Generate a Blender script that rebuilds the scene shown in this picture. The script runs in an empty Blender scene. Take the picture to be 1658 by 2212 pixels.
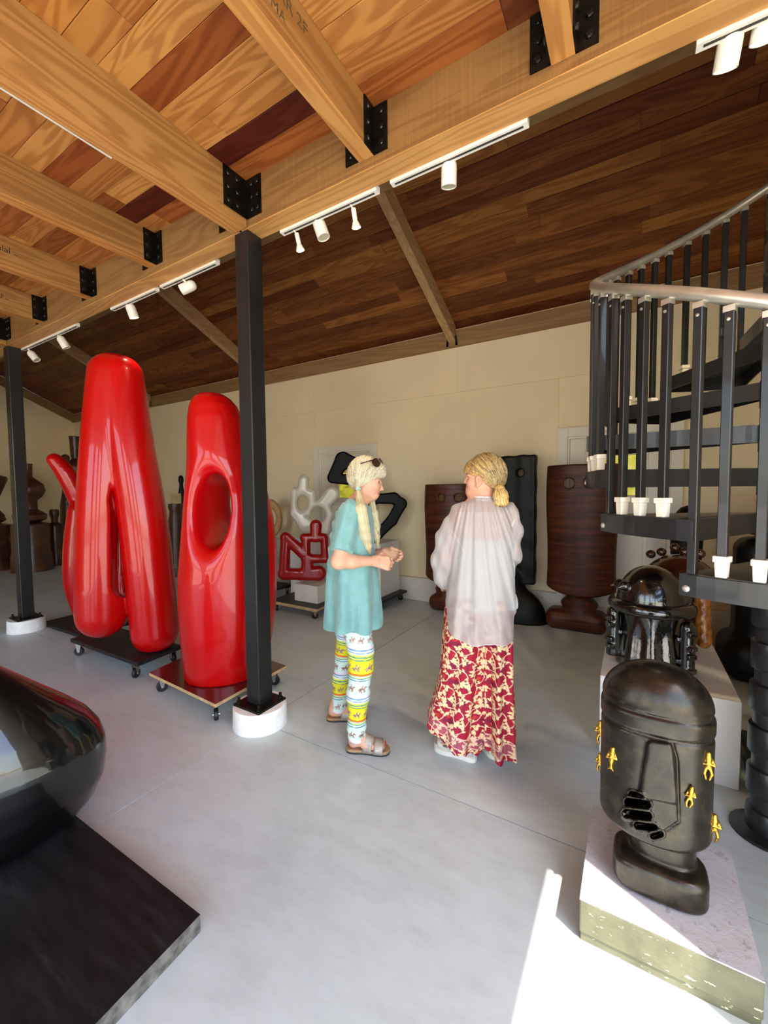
import bpy, bmesh, math, random
import numpy as np
from mathutils import Matrix, Vector
SC = bpy.context.scene
COL = SC.collection

# ------------------------------------------------------------------ camera
F_PX, CX, CY = 895.145, 829.0, 1106.0
YAW, PITCH, ROLL, CAM_H = math.radians(-31.0709), math.radians(2.905), math.radians(-0.53347), 1.45
def cam_basis():
    f = np.array([math.sin(YAW) * math.cos(PITCH), math.cos(YAW) * math.cos(PITCH), -math.sin(PITCH)])
    r0 = np.array([math.cos(YAW), -math.sin(YAW), 0.0]); u0 = np.cross(r0, f)
    r = math.cos(ROLL) * r0 + math.sin(ROLL) * u0
    u = -math.sin(ROLL) * r0 + math.cos(ROLL) * u0
    return r, u, f
CR, CU, CF = cam_basis()
CC = np.array([0, 0, CAM_H])
def ray(px, py): return CR * (px - CX) / F_PX - CU * (py - CY) / F_PX + CF
def G(px, py, z=0.0): d = ray(px, py); return CC + d * (z - CAM_H) / d[2]      # pixel on a level plane
def AY(px, py, y): d = ray(px, py); return CC + d * y / d[1]                    # pixel on a plane parallel to the back wall
def AX(px, py, x): d = ray(px, py); return CC + d * x / d[0]
cam = bpy.data.cameras.new('camera')
cam.sensor_fit = 'VERTICAL'; cam.sensor_height = 36.0; cam.lens = F_PX / 2212.0 * 36.0
cam.clip_start = 0.05; cam.clip_end = 400
camo = bpy.data.objects.new('camera', cam); COL.objects.link(camo)
M = Matrix(((CR[0], CU[0], -CF[0], 0), (CR[1], CU[1], -CF[1], 0), (CR[2], CU[2], -CF[2], CAM_H), (0, 0, 0, 1)))
camo.matrix_world = M
SC.camera = camo

# ------------------------------------------------------------------ world, sun, exposure
SUN_EL = math.radians(58.0)
SUN_DIR = Vector((-0.896 * math.cos(SUN_EL), 0.443 * math.cos(SUN_EL), -math.sin(SUN_EL)))   # the way the light travels
w = bpy.data.worlds.new('world'); SC.world = w; w.use_nodes = True
nt = w.node_tree; nt.nodes.clear()
sky = nt.nodes.new('ShaderNodeTexSky'); sky.sky_type = 'NISHITA'; sky.sun_disc = False
sky.sun_elevation = SUN_EL; sky.sun_rotation = math.atan2(-SUN_DIR.x, -SUN_DIR.y); sky.air_density = 1.0; sky.dust_density = 1.5; sky.ozone_density = 1.0
bg = nt.nodes.new('ShaderNodeBackground'); bg.inputs['Strength'].default_value = 1.7
wo = nt.nodes.new('ShaderNodeOutputWorld')
nt.links.new(sky.outputs[0], bg.inputs[0]); nt.links.new(bg.outputs[0], wo.inputs[0])
sl = bpy.data.lights.new('sun', 'SUN'); sl.energy = 34.0; sl.angle = math.radians(0.55); sl.color = (1.0, 0.93, 0.82)
so = bpy.data.objects.new('sun', sl); COL.objects.link(so)
so.rotation_euler = SUN_DIR.to_track_quat('-Z', 'Y').to_euler(); so.location = (6, -6, 9)
SC.view_settings.view_transform = 'Standard'; SC.view_settings.look = 'None'
SC.view_settings.gamma = 1.0; SC.view_settings.use_curve_mapping = False
SC.view_settings.exposure = -0.55
cy = SC.cycles
cy.use_denoising = True; cy.max_bounces = 10; cy.diffuse_bounces = 6; cy.glossy_bounces = 4; cy.transparent_max_bounces = 12
cy.sample_clamp_indirect = 8.0; cy.caustics_reflective = False; cy.caustics_refractive = False

# ------------------------------------------------------------------ helpers: objects
WM = {}
R = random.Random(7)
def tag(o, label=None, cat=None, group=None, kind=None):
    if label: o['label'] = label
    if cat: o['category'] = cat
    if group: o['group'] = group
    if kind: o['kind'] = kind
    return o
def link(o, parent=None, mat=None):
    COL.objects.link(o)
    WM[o] = mat.copy() if mat is not None else Matrix.Identity(4)
    if parent is not None:
        o.parent = parent; o.matrix_parent_inverse = WM[parent].inverted()
    o.matrix_basis = WM[o]
    return o
def empty(name, loc, label, cat, group=None, rz=0.0):
    o = bpy.data.objects.new(name, None); o.empty_display_size = 0.1
    link(o, None, Matrix.Translation(Vector([float(v) for v in loc])) @ Matrix.Rotation(rz, 4, 'Z'))
    return tag(o, label, cat, group)
def mobj(name, verts, faces, mat, parent=None, smooth=False, origin=None):
    """one mesh object from world coordinates; its origin sits at the middle of its base"""
    V = np.asarray(verts, dtype=np.float64).reshape(-1, 3)
    if origin is None:
        lo, hi = V.min(0), V.max(0); origin = np.array([(lo[0] + hi[0]) / 2, (lo[1] + hi[1]) / 2, lo[2]])
    me = bpy.data.meshes.new(name)
    me.from_pydata((V - origin).tolist(), [], faces.tolist() if isinstance(faces, np.ndarray) else faces)
    if smooth: me.polygons.foreach_set('use_smooth', [True] * len(me.polygons))
    mats = mat if isinstance(mat, (list, tuple)) else [mat]
    for m in mats: me.materials.append(m)
    me.update()
    o = bpy.data.objects.new(name, me)
    return link(o, parent, Matrix.Translation(Vector([float(v) for v in origin])))
def copy_obj(o, name, loc_matrix, parent):
    c = bpy.data.objects.new(name, o.data)
    return link(c, parent, loc_matrix)
def bevel_smooth(o, width, seg=2):
    bm = bmesh.new(); bm.from_mesh(o.data)
    bmesh.ops.bevel(bm, geom=list(bm.edges), offset=width, segments=seg, affect='EDGES', profile=0.5)
    bm.to_mesh(o.data); bm.free()
    return o
def box_vf(x0, x1, y0, y1, z0, z1):
    v = [(x0, y0, z0), (x1, y0, z0), (x1, y1, z0), (x0, y1, z0), (x0, y0, z1), (x1, y0, z1), (x1, y1, z1), (x0, y1, z1)]
    f = [(0, 3, 2, 1), (4, 5, 6, 7), (0, 1, 5, 4), (1, 2, 6, 5), (2, 3, 7, 6), (3, 0, 4, 7)]
    return v, f
def box(name, x0, x1, y0, y1, z0, z1, mat, parent=None, bev=0.0):
    v, f = box_vf(x0, x1, y0, y1, z0, z1)
    o = mobj(name, v, f, mat, parent)
    if bev: bevel_smooth(o, bev, 2)
    return o
def prism(name, pts, d, mat, parent=None, bev=0.0, smooth=False):
    """polygon (list of 3-D points, planar) pushed along vector d"""
    n = len(pts); P = np.array(pts, float); Q = P + np.array(d, float)
    f = [tuple(range(n))[::-1], tuple(range(n, 2 * n))] + [(i, (i + 1) % n, n + (i + 1) % n, n + i) for i in range(n)]
    o = mobj(name, np.vstack([P, Q]), f, mat, parent)
    bm = bmesh.new(); bm.from_mesh(o.data); bmesh.ops.recalc_face_normals(bm, faces=bm.faces)
    if bev: bmesh.ops.bevel(bm, geom=list(bm.edges), offset=bev, segments=2, affect='EDGES', profile=0.5)
    bm.to_mesh(o.data); bm.free()
    if smooth: o.data.polygons.foreach_set('use_smooth', [True] * len(o.data.polygons))
    return o
class MB:
    """collects shapes of ONE part"""
    def __init__(s): s.v = []; s.f = []
    def add(s, v, f):
        n = len(s.v); s.v += [tuple(map(float, q)) for q in v]; s.f += [tuple(i + n for i in q) for q in f]; return s
    def box(s, *a): return s.add(*box_vf(*a))
    def tube(s, pts, rad, n=10, caps=True):
        pts = [np.array(p, float) for p in pts]; rads = rad if isinstance(rad, (list, tuple, np.ndarray)) else [rad] * len(pts)
        v, f = [], []; t0 = pts[1] - pts[0]; t0 /= np.linalg.norm(t0)
        a = np.array([0, 0, 1.0]) if abs(t0[2]) < .9 else np.array([1.0, 0, 0]); u = np.cross(t0, a); u /= np.linalg.norm(u)
        for i, p in enumerate(pts):
            t = pts[min(i + 1, len(pts) - 1)] - pts[max(i - 1, 0)]; t = t / (np.linalg.norm(t) + 1e-12)
            u = u - t * (u @ t); u /= np.linalg.norm(u); b = np.cross(t, u)
            for k in range(n):
                q = 2 * math.pi * k / n; v.append(p + rads[i] * (math.cos(q) * u + math.sin(q) * b))
        for i in range(len(pts) - 1):
            for k in range(n): f.append((i * n + k, i * n + (k + 1) % n, (i + 1) * n + (k + 1) % n, (i + 1) * n + k))
        if caps: f.append(tuple(range(n))[::-1]); f.append(tuple(range((len(pts) - 1) * n, len(pts) * n)))
        return s.add(v, f)
    def lathe(s, prof, c=(0, 0, 0), n=24, axis=None):
        """prof: (radius, height) pairs; axis: optional 3x3 whose columns are x, y, axis"""
        v, f = [], []; A = np.eye(3) if axis is None else axis
        for r_, h in prof:
            for k in range(n):
                q = 2 * math.pi * k / n; v.append(np.array(c) + A @ np.array([r_ * math.cos(q), r_ * math.sin(q), h]))
        m = len(prof)
        for i in range(m - 1):
            for k in range(n): f.append((i * n + k, i * n + (k + 1) % n, (i + 1) * n + (k + 1) % n, (i + 1) * n + k))
        f.append(tuple(range(n))[::-1]); f.append(tuple(range((m - 1) * n, m * n)))
        return s.add(v, f)
    def build(s, name, mat, parent=None, smooth=False): return mobj(name, s.v, s.f, mat, parent, smooth)
def axis_frame(d):
    d = np.array(d, float); d /= np.linalg.norm(d); a = np.array([0, 0, 1.0]) if abs(d[2]) < .9 else np.array([1.0, 0, 0])
    u = np.cross(a, d); u /= np.linalg.norm(u); v = np.cross(d, u); return np.array([u, v, d]).T
def auto_smooth(o, deg=40):
    me = o.data; bm = bmesh.new(); bm.from_mesh(me)
    for e in bm.edges: e.smooth = len(e.link_faces) == 2 and e.calc_face_angle(0) < math.radians(deg)
    for f_ in bm.faces: f_.smooth = True
    bm.to_mesh(me); bm.free(); return o

# ------------------------------------------------------------------ helpers: materials
MATS = {}
def rgb(h):
    if isinstance(h, str):
        c = [int(h[i:i + 2], 16) / 255 for i in (0, 2, 4)]
        return tuple((x / 12.92 if x <= .04045 else ((x + .055) / 1.055) ** 2.4) for x in c) + (1,)
    return tuple(h) + (1,) if len(h) == 3 else tuple(h)
class NT:
    def __init__(s, name):
        s.m = bpy.data.materials.new(name); s.m.use_nodes = True; s.t = s.m.node_tree; s.t.nodes.clear()
        s.out = s.n('OutputMaterial'); s.b = s.n('BsdfPrincipled'); s.l(s.b.outputs[0], s.out.inputs[0]); MATS[name] = s.m
    def n(s, k, **kw):
        x = s.t.nodes.new('ShaderNode' + k)
        for a, b in kw.items(): setattr(x, a, b)
        return x
    def l(s, a, b): s.t.links.new(a, b)
    def set(s, inp, v):
        if hasattr(v, 'is_output'): s.l(v, inp)
        else: inp.default_value = v
    def math(s, op, a, b=0.0, c=0.0):
        x = s.n('Math', operation=op); s.set(x.inputs[0], a); s.set(x.inputs[1], b); s.set(x.inputs[2], c); return x.outputs[0]
    def vmath(s, op, a, b):
        x = s.n('VectorMath', operation=op); s.set(x.inputs[0], a); s.set(x.inputs[1], b); return x.outputs[0]
    def coord(s, which='Object'): return s.n('TexCoord').outputs[which]
    def mapping(s, v, sc=(1, 1, 1), loc=(0, 0, 0), rot=(0, 0, 0)):
        x = s.n('Mapping'); s.l(v, x.inputs[0]); x.inputs['Scale'].default_value = sc; x.inputs['Location'].default_value = loc; x.inputs['Rotation'].default_value = rot; return x.outputs[0]
    def noise(s, v, scale=5, detail=3, rough=.55, dist=0.0, out=0):
        x = s.n('TexNoise'); s.l(v, x.inputs['Vector']); x.inputs['Scale'].default_value = scale; x.inputs['Detail'].default_value = detail; x.inputs['Roughness'].default_value = rough; x.inputs['Distortion'].default_value = dist; return x.outputs[out]
    def ramp(s, f, stops, interp='LINEAR'):
        x = s.n('ValToRGB'); s.set(x.inputs[0], f); e = x.color_ramp; e.interpolation = interp
        while len(e.elements) < len(stops): e.elements.new(.5)
        for el, (p, c) in zip(e.elements, stops): el.position = p; el.color = rgb(c) if not isinstance(c, (int, float)) else (c, c, c, 1)
        return x.outputs[0]
    def mix(s, f, a, b, mode='MIX'):
        x = s.n('Mix', data_type='RGBA', blend_type=mode); s.set(x.inputs[0], f); s.set(x.inputs[6], rgb(a) if isinstance(a, (str, tuple)) else a); s.set(x.inputs[7], rgb(b) if isinstance(b, (str, tuple)) else b); return x.outputs[2]
    def bump(s, h, strength=.3, dist=.01):
        x = s.n('Bump'); s.l(h, x.inputs['Height']); x.inputs['Strength'].default_value = strength; x.inputs['Distance'].default_value = dist; s.l(x.outputs[0], s.b.inputs['Normal']); return x
    def p(s, **kw):
        names = dict(col='Base Color', rough='Roughness', metal='Metallic', coat='Coat Weight', coatr='Coat Roughness', spec='Specular IOR Level', alpha='Alpha', sss='Subsurface Weight', em='Emission Color', ems='Emission Strength', trans='Transmission Weight', sheen='Sheen Weight', ior='IOR')
        for k, v in kw.items():
            i = s.b.inputs[names[k]]
            if isinstance(v, str): v = rgb(v)
            s.set(i, v)
        return s
def plain(name, col, rough=.5, metal=0.0, coat=0.0, var=.06, scale=6, bump=0.0, bscale=40, **kw):
    """a plain surface with faint mottling of its own colour"""
    t = NT(name); c = t.coord()
    f = t.noise(c, scale, 3)
    base = rgb(col); lo = tuple(x * (1 - var * 1.6) for x in base[:3]); hi = tuple(min(1, x * (1 + var)) for x in base[:3])
    t.p(col=t.ramp(f, [(.3, lo), (.7, hi)]), rough=rough, metal=metal, coat=coat, **kw)
    if coat: t.p(coatr=.03)
    if bump: t.bump(t.noise(c, bscale, 4), bump, .004)
    return t.m
def wood(name, tones, axis=0, ring=9.0, rough=.55, contrast=.5, saw=0.0, per_object=True, scale=1.0):
    """long-grained wood: contour lines of a stretched noise make the cathedral figure; tone by object"""
    t = NT(name); c = t.coord(); oi = t.n('ObjectInfo')
    off = t.n('CombineXYZ'); r_ = t.math('MULTIPLY', oi.outputs['Random'], 37.0)
    t.l(r_, off.inputs[0]); t.l(t.math('MULTIPLY', oi.outputs['Random'], 91.0), off.inputs[1]); t.l(t.math('MULTIPLY', oi.outputs['Random'], 53.0), off.inputs[2])
    v = t.vmath('ADD', c, off.outputs[0]) if per_object else c
    s3 = [6.0 * scale] * 3; s3[axis] = .62 * scale
    vm = t.mapping(v, tuple(s3))
    n1 = t.noise(vm, 1.0, 2.2, .5, .5)
    rings = t.math('SINE', t.math('MULTIPLY', n1, ring * 6.28))
    rings = t.ramp(t.math('MULTIPLY_ADD', rings, .5, .5), [(.22, 0.0), (.85, 1.0)])
    s4 = [160.0 * scale] * 3; s4[axis] = 3.5 * scale
    fine = t.noise(t.mapping(v, tuple(s4)), 1.0, 3.0, .6)
    g = t.math('MULTIPLY_ADD', rings, .62, t.math('MULTIPLY', fine, .38))
    tone = t.ramp(oi.outputs['Random'] if per_object else t.noise(t.mapping(v, (.4, .4, .4)), 1.0, 1), tones, 'LINEAR')
    dark = t.mix(1.0, tone, (.50, .35, .24), 'MULTIPLY')
    col = t.mix(t.math('MULTIPLY', g, contrast), tone, dark)
    patch = t.noise(t.mapping(v, tuple(2.2 if i != axis else .5 for i in range(3))), 1.0, 2)
    col = t.mix(t.math('MULTIPLY', t.math('SUBTRACT', patch, .5), .9), col, t.mix(1.0, col, (.55, .42, .33), 'MULTIPLY'))
    if saw:
        s5 = [3.0] * 3; s5[axis] = 130.0
        sw = t.noise(t.mapping(v, tuple(s5)), 1.0, 2)
        col = t.mix(t.math('MULTIPLY', sw, saw), col, t.mix(1.0, col, (.5, .48, .4), 'MULTIPLY'))
    t.p(col=col, rough=rough, spec=.3)
    t.bump(g, .12, .004)
    return t.m
# ------------------------------------------------------------------ materials of the building
m_plank = wood('plank_wood', [(0.0, '8a4a22'), (.15, 'd29650'), (.3, 'a5602c'), (.48, 'dea55c'), (.64, '9c5527'), (.8, 'd0904a'), (.93, '66271a'), (1.0, '4f1c12')], 0, 11.0, .5, .78)
m_plank_shaded = wood('shaded_plank_wood', [(0.0, '6e3b1d'), (.25, '98602f'), (.45, '7c4523'), (.62, 'a87038'), (.8, '6a361b'), (1.0, '8a522a')], 0, 10.0, .5, .85)  # same species as the front planks; shade at the back is put into darker tones
m_beam = wood('beam_wood', [(0, 'a07c4c'), (.5, 'a8804c'), (1, '9a7244')], 0, 9.0, .6, .55, .7)
m_joist = wood('joist_wood', [(0, 'ad824b'), (.5, 'b3884e'), (1, 'a57843')], 1, 10.0, .6, .7)
m_rafter = wood('rafter_wood', [(0, 'c2a276'), (1, 'b89668')], 1, 8.0, .65, .45)
m_ledger = wood('ledger_wood', [(0, '9a7b55'), (1, 'a3835a')], 0, 8.0, .65, .5)
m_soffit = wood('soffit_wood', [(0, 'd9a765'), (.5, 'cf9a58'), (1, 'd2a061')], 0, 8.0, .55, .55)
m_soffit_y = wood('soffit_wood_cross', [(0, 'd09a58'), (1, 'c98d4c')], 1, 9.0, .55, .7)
m_wall = plain('wall_paint', 'f4e4bd', .75, var=.03, scale=1.5, bump=.06, bscale=180)
m_seam = plain('wall_seam', 'b9ad97', .9, var=.03)
m_curb = plain('curb_paint', 'e2dccd', .7, var=.05, scale=4, bump=.25, bscale=30)
m_door = plain('door_paint', 'ece6d6', .5, var=.02)
t = NT('floor_paint'); c = t.coord()
f1 = t.noise(c, 1.3, 4, .6); f2 = t.noise(t.mapping(c, (1, 2.5, 1)), 7, 5, .65); f3 = t.noise(c, 60, 2)
k = t.math('MULTIPLY_ADD', f1, .5, t.math('MULTIPLY', f2, .5))
col = t.ramp(k, [(.3, 'afb8b8'), (.5, 'bdc9c9'), (.72, 'c7d3d5')])
v = t.n('TexVoronoi'); t.l(c, v.inputs['Vector']); v.inputs['Scale'].default_value = 2.6
sp = t.math('LESS_THAN', v.outputs['Distance'], t.math('MULTIPLY', t.noise(c, 9, 2), .045))
col = t.mix(t.math('MULTIPLY', sp, .5), col, '77736f')
t.p(col=col, rough=t.ramp(f2, [(.3, .3), (.7, .48)]), spec=.4)
t.bump(f3, .05, .002)
m_floor = t.m
m_joint = plain('joint_filler', '6f6c69', .9)
m_steel = plain('black_steel', '17181a', .42, .0, coat=.25, var=.2, scale=9)
m_plate = plain('blackened_plate', '26241f', .38, .75, var=.35, scale=22, bump=.15, bscale=60)
m_bolt = plain('bolt_steel', '3a3833', .3, .85, var=.3, scale=60)
m_white = plain('white_enamel', 'f0ece2', .35, var=.02)
m_rail_slot = plain('rail_slot', '3c3a36', .5)
m_dark = plain('outer_shell', '9a958c', .9)
m_footing = plain('footing_paint', 'efeeea', .8, var=.07, scale=14, bump=.6, bscale=45)
m_ground = plain('ground_outside', 'c6bdae', .9, var=.15, scale=2)

# ------------------------------------------------------------------ floor
BACK, LEFT, RIGHT, FRONT = 4.92, -11.9, 1.40, -3.2
PX, PX2, PY = -1.99, -5.55, 1.77          # the steel posts
fl = box('floor', LEFT - .1, RIGHT + .1, FRONT - .1, BACK + .1, -.12, -.012, m_joint); tag(fl, 'grey concrete floor', None, kind='structure')
xs = [LEFT, -9.11, PX2, PX, RIGHT]; ys = [FRONT, -1.79, PY, BACK]
for i in range(len(xs) - 1):
    for j in range(len(ys) - 1):
        g = .003
        box('floor_slab', xs[i] + g, xs[i + 1] - g, ys[j] + g, ys[j + 1] - g, -.05, 0, m_floor, fl)
gr = box('ground_outside', -40, 40, -40, 30, -.3, -.125, m_ground); tag(gr, 'pale dry ground outside', None, kind='structure')

# ------------------------------------------------------------------ walls
ROOF_S = .46
def roof_z(y): return 3.43 + ROOF_S * (BACK - y)
TOPY = FRONT
def wall_poly(name, pts, d, label):
    return tag(prism(name, pts, d, m_wall), label, None, kind='structure')
wb = wall_poly('wall_back', [(LEFT - .2, BACK + .012, -.12), (RIGHT + .2, BACK + .012, -.12), (RIGHT + .2, BACK + .012, roof_z(BACK)), (LEFT - .2, BACK + .012, roof_z(BACK))], (0, .2, 0), 'cream painted back wall of large sheets')
# painted sheets of the back wall, with open seams
zs = [.30, 1.48, 2.66, 3.21]; D1, D2 = (-4.17, -3.05), (-.72, .40)
for r_ in range(3):
    x = LEFT + (0.3 if r_ == 1 else -.3 if r_ == 0 else -.28)
    cuts = [LEFT]
    step = 2.4
    x0 = -.69 - 2.4 * 5 if r_ == 1 else (-1.89 - 2.4 * 5 if r_ == 2 else -1.3 - 2.4 * 5)
    while x0 < RIGHT:
        if x0 > LEFT + .05: cuts.append(x0)
        x0 += step
    cuts.append(RIGHT)
    for a, b in zip(cuts, cuts[1:]):
        segs = [(a, b)]
        z0, z1 = zs[r_], zs[r_ + 1]
        for D in (D1, D2):
            ns = []
            for (p, q) in segs:
                if z0 < 2.1 and q > D[0] and p < D[1]:
                    if p < D[0] - .02: ns.append((p, D[0]))
                    if q > D[1] + .02: ns.append((D[1], q))
                else: ns.append((p, q))
            segs = ns
        for (p, q) in segs:
            box('wall_panel', p + .0012, q - .0012, BACK, BACK + .011, z0 + .0012, z1 - .0012, m_wall, wb)
    if r_ == 1:
        for D in (D1, D2): pass
wl = wall_poly('wall_left', [(LEFT, BACK + .2, -.12), (LEFT, FRONT - .2, -.12), (LEFT, FRONT - .2, roof_z(FRONT)), (LEFT, BACK + .2, roof_z(BACK + .2))], (-.2, 0, 0), 'cream painted left end wall')
wr = wall_poly('wall_right', [(RIGHT, BACK + .2, -.12), (RIGHT, .80, -.12), (RIGHT, .80, 3.15), (RIGHT, FRONT + .3, 3.15), (RIGHT, FRONT + .3, -.12), (RIGHT, FRONT - .2, -.12), (RIGHT, FRONT - .2, roof_z(FRONT)), (RIGHT, BACK + .2, roof_z(BACK + .2))], (.12, 0, 0), 'right side wall with a wide open doorway')
wf = wall_poly('wall_front', [(LEFT - .2, FRONT, -.12), (-4.7, FRONT, -.12), (-4.7, FRONT, 2.95), (-2.6, FRONT, 2.95), (-2.6, FRONT, -.12), (-1.95, FRONT, -.12), (-1.95, FRONT, 2.95), (-.75, FRONT, 2.95), (-.75, FRONT, -.12), (-.2, FRONT, -.12), (-.2, FRONT, 2.95), (1.1, FRONT, 2.95), (1.1, FRONT, -.12), (RIGHT + .2, FRONT, -.12), (RIGHT + .2, FRONT, roof_z(FRONT)), (LEFT - .2, FRONT, roof_z(FRONT))], (0, -.2, 0), 'front wall with three open doorways to the yard')
bb = box('baseboard_back', LEFT, D1[0], BACK - .05, BACK + .05, -.01, .30, m_curb); tag(bb, 'rough painted curb along the back wall', None, kind='structure'); bevel_smooth(bb, .008)
b2 = box('baseboard_back', D1[1], D2[0], BACK - .05, BACK + .05, -.01, .30, m_curb); tag(b2, 'rough painted curb between the two doors', None, kind='structure'); bevel_smooth(b2, .008)
b3 = box('baseboard_back', D2[1], RIGHT, BACK - .05, BACK + .05, -.01, .30, m_curb); tag(b3, 'rough painted curb right of the second door', None, kind='structure'); bevel_smooth(b3, .008)
b4 = box('baseboard_left', LEFT, LEFT + .05, FRONT, BACK - .05, -.01, .30, m_curb); tag(b4, 'rough painted curb along the left wall', None, kind='structure')

# ------------------------------------------------------------------ roof over the back, planked
ce2 = prism('ceiling', [(LEFT - .2, BACK + .2, roof_z(BACK + .2) + .02), (RIGHT + .2, BACK + .2, roof_z(BACK + .2) + .02), (RIGHT + .2, FRONT - .2, roof_z(FRONT - .2) + .02), (LEFT - .2, FRONT - .2, roof_z(FRONT - .2) + .02)], (0, 0, .12), m_plank_shaded)
tag(ce2, 'sloping plank ceiling over the back of the room', None, kind='structure')
ang = -math.atan(ROOF_S)
PLM = {}
def plank_mesh(L, Wd, mat):
    key = (round(L, 2), Wd, mat.name)
    if key not in PLM:
        v, f = box_vf(-L / 2, L / 2, -Wd / 2, Wd / 2, 0, .016)
        me = bpy.data.meshes.new('ceiling_plank'); me.from_pydata(v, [], f); me.materials.append(mat)
        bm = bmesh.new(); bm.from_mesh(me); bmesh.ops.bevel(bm, geom=[e for e in bm.edges if abs(e.verts[0].co.z) < 1e-6 and abs(e.verts[1].co.z) < 1e-6], offset=.0012, segments=1, affect='EDGES'); bm.to_mesh(me); bm.free()
        PLM[key] = me
    return PLM[key]
def plank_row(parent, y, z, tilt, Wd, mat, x0, x1, lens):
    x = x0 - R.random() * 1.2
    while x < x1:
        L = R.choice(lens); a, b = max(x, x0), min(x + L, x1)
        if b - a > .08:
            me = plank_mesh(b - a - .0015, Wd - .0024, mat)
            o = bpy.data.objects.new('ceiling_plank', me)
            link(o, parent, Matrix.Translation(((a + b) / 2, y, z + R.uniform(-.002, .002))) @ Matrix.Rotation(tilt, 4, 'X') @ Matrix.Rotation(R.choice((0, math.pi)), 4, 'Z'))
        x += L
wd = .118
nrow = 22
for i in range(nrow):
    y = BACK - (i + .5) * wd * math.cos(ang)
    plank_row(ce2, y, roof_z(y), ang, wd, m_plank_shaded, LEFT, RIGHT, (1.1, 1.5, 1.9, 2.4, 3.0))
tr = box('trim_1', LEFT, RIGHT, BACK - .045, BACK + .011, 3.205, 3.40, m_ledger); tag(tr, 'brown timber ledger along the top of the back wall', None, kind='structure')
tr2 = prism('trim_2', [(LEFT, BACK, 3.205), (LEFT, BACK, 3.40), (LEFT, 0, roof_z(0) - .03), (LEFT, 0, roof_z(0) - .225)], (.05, 0, 0), m_ledger); tag(tr2, 'brown timber ledger sloping up the left wall', None, kind='structure')
hd = box('roof_header_beam', LEFT, RIGHT, 3.0, 3.1, 3.955, roof_z(3.1) - .02, m_ledger); tag(hd, 'timber header beam at the upper ends of the sloping rafters', 'beam')
for x, lab in ((PX + .05, 'sloping timber rafter reaching the back wall behind the two women'), (-5.27, 'sloping timber rafter passing behind the black steel post'), (-8.5, 'sloping timber rafter above the tall red sculpture'), (1.2, 'sloping timber rafter over the spiral stair')):
    rt = empty('roof_rafter', (x, BACK - .05, 3.2), lab, 'rafter')
    ya, yb = BACK - .046, 3.105
    prism('rafter_timber', [(x - .045, ya, roof_z(ya) - .19), (x - .045, ya, roof_z(ya) - .005), (x - .045, yb, roof_z(yb) - .005), (x - .045, yb, roof_z(yb) - .19)], (.09, 0, 0), m_rafter, rt)
    for s in (-1, 1):
        xx = x + s * .046
        prism('hanger_plate', [(xx, yb + .012, roof_z(yb) - .20), (xx, yb + .012, roof_z(yb) - .02), (xx, yb + .11, roof_z(yb + .11) - .02)], (s * .05, 0, 0), m_plate, rt)
        prism('wall_clip', [(xx, ya - .004, 3.215), (xx + s * .028, ya - .004, 3.215), (xx + s * .012, ya - .004, 3.33), (xx, ya - .004, 3.33)], (0, -.012, 0), m_bolt, rt)

# ------------------------------------------------------------------ loft deck over the front: planks, beams, joists
DECK = 3.225
ce = box('ceiling', LEFT, RIGHT, FRONT, 1.83, DECK + .018, DECK + .08, m_plank); tag(ce, 'plank ceiling under the loft, over the entrance', None, kind='structure')
pw = .128
for i in range(16):
    y = 1.715 + .128 - (i + .5) * pw
    x0 = LEFT if i > 20 else -7.2
    plank_row(ce, y, DECK, 0.0, pw, m_plank, x0, RIGHT, (.95, 1.3, 1.75, 2.2))
MB_Z0, MB_Y0, MB_Y1 = 2.967, 1.713, 1.827
mbm = empty('loft_main_beam', ((LEFT + RIGHT) / 2, 1.77, MB_Z0), 'long tan timber beam along the edge of the loft, carried by black posts', 'beam')
cuts = [LEFT, PX2, PX, RIGHT]
for a, b in zip(cuts, cuts[1:]):
    o = box('beam_timber', a + .006, b - .006, MB_Y0, MB_Y1, MB_Z0 + .006, DECK + .017, m_beam, mbm)
    n_ = max(1, round((b - a) / 2.6))
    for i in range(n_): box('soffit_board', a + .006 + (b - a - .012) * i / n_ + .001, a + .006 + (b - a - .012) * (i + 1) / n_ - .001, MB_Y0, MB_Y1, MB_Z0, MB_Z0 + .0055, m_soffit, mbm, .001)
def text_mesh(name, body, size, mat, parent, mw):
    cu = bpy.data.curves.new(name, 'FONT'); cu.body = body; cu.size = size; cu.extrude = .0004
    o = bpy.data.objects.new(name, cu); COL.objects.link(o); dg = bpy.context.evaluated_depsgraph_get(); dg.update()
    me = bpy.data.meshes.new_from_object(o.evaluated_get(dg)); bpy.data.objects.remove(o); me.materials.clear(); me.materials.append(mat); me.name = name
    return tag(link(bpy.data.objects.new(name, me), parent, mw), kind='stuff')
m_ink = plain('stamp_ink', '2a2018', .8, var=.4, scale=30); m_ink2 = plain('faded_stamp_ink', '6a5230', .8, var=.5, scale=90)
def bolt_head(parent, p, d, r_=.014):
    return MB().lathe([(r_, 0), (r_, .006), (r_ * .8, .010), (0.001, .0105)], p, 10, axis_frame(d)).build('bolt', m_bolt, parent)
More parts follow.
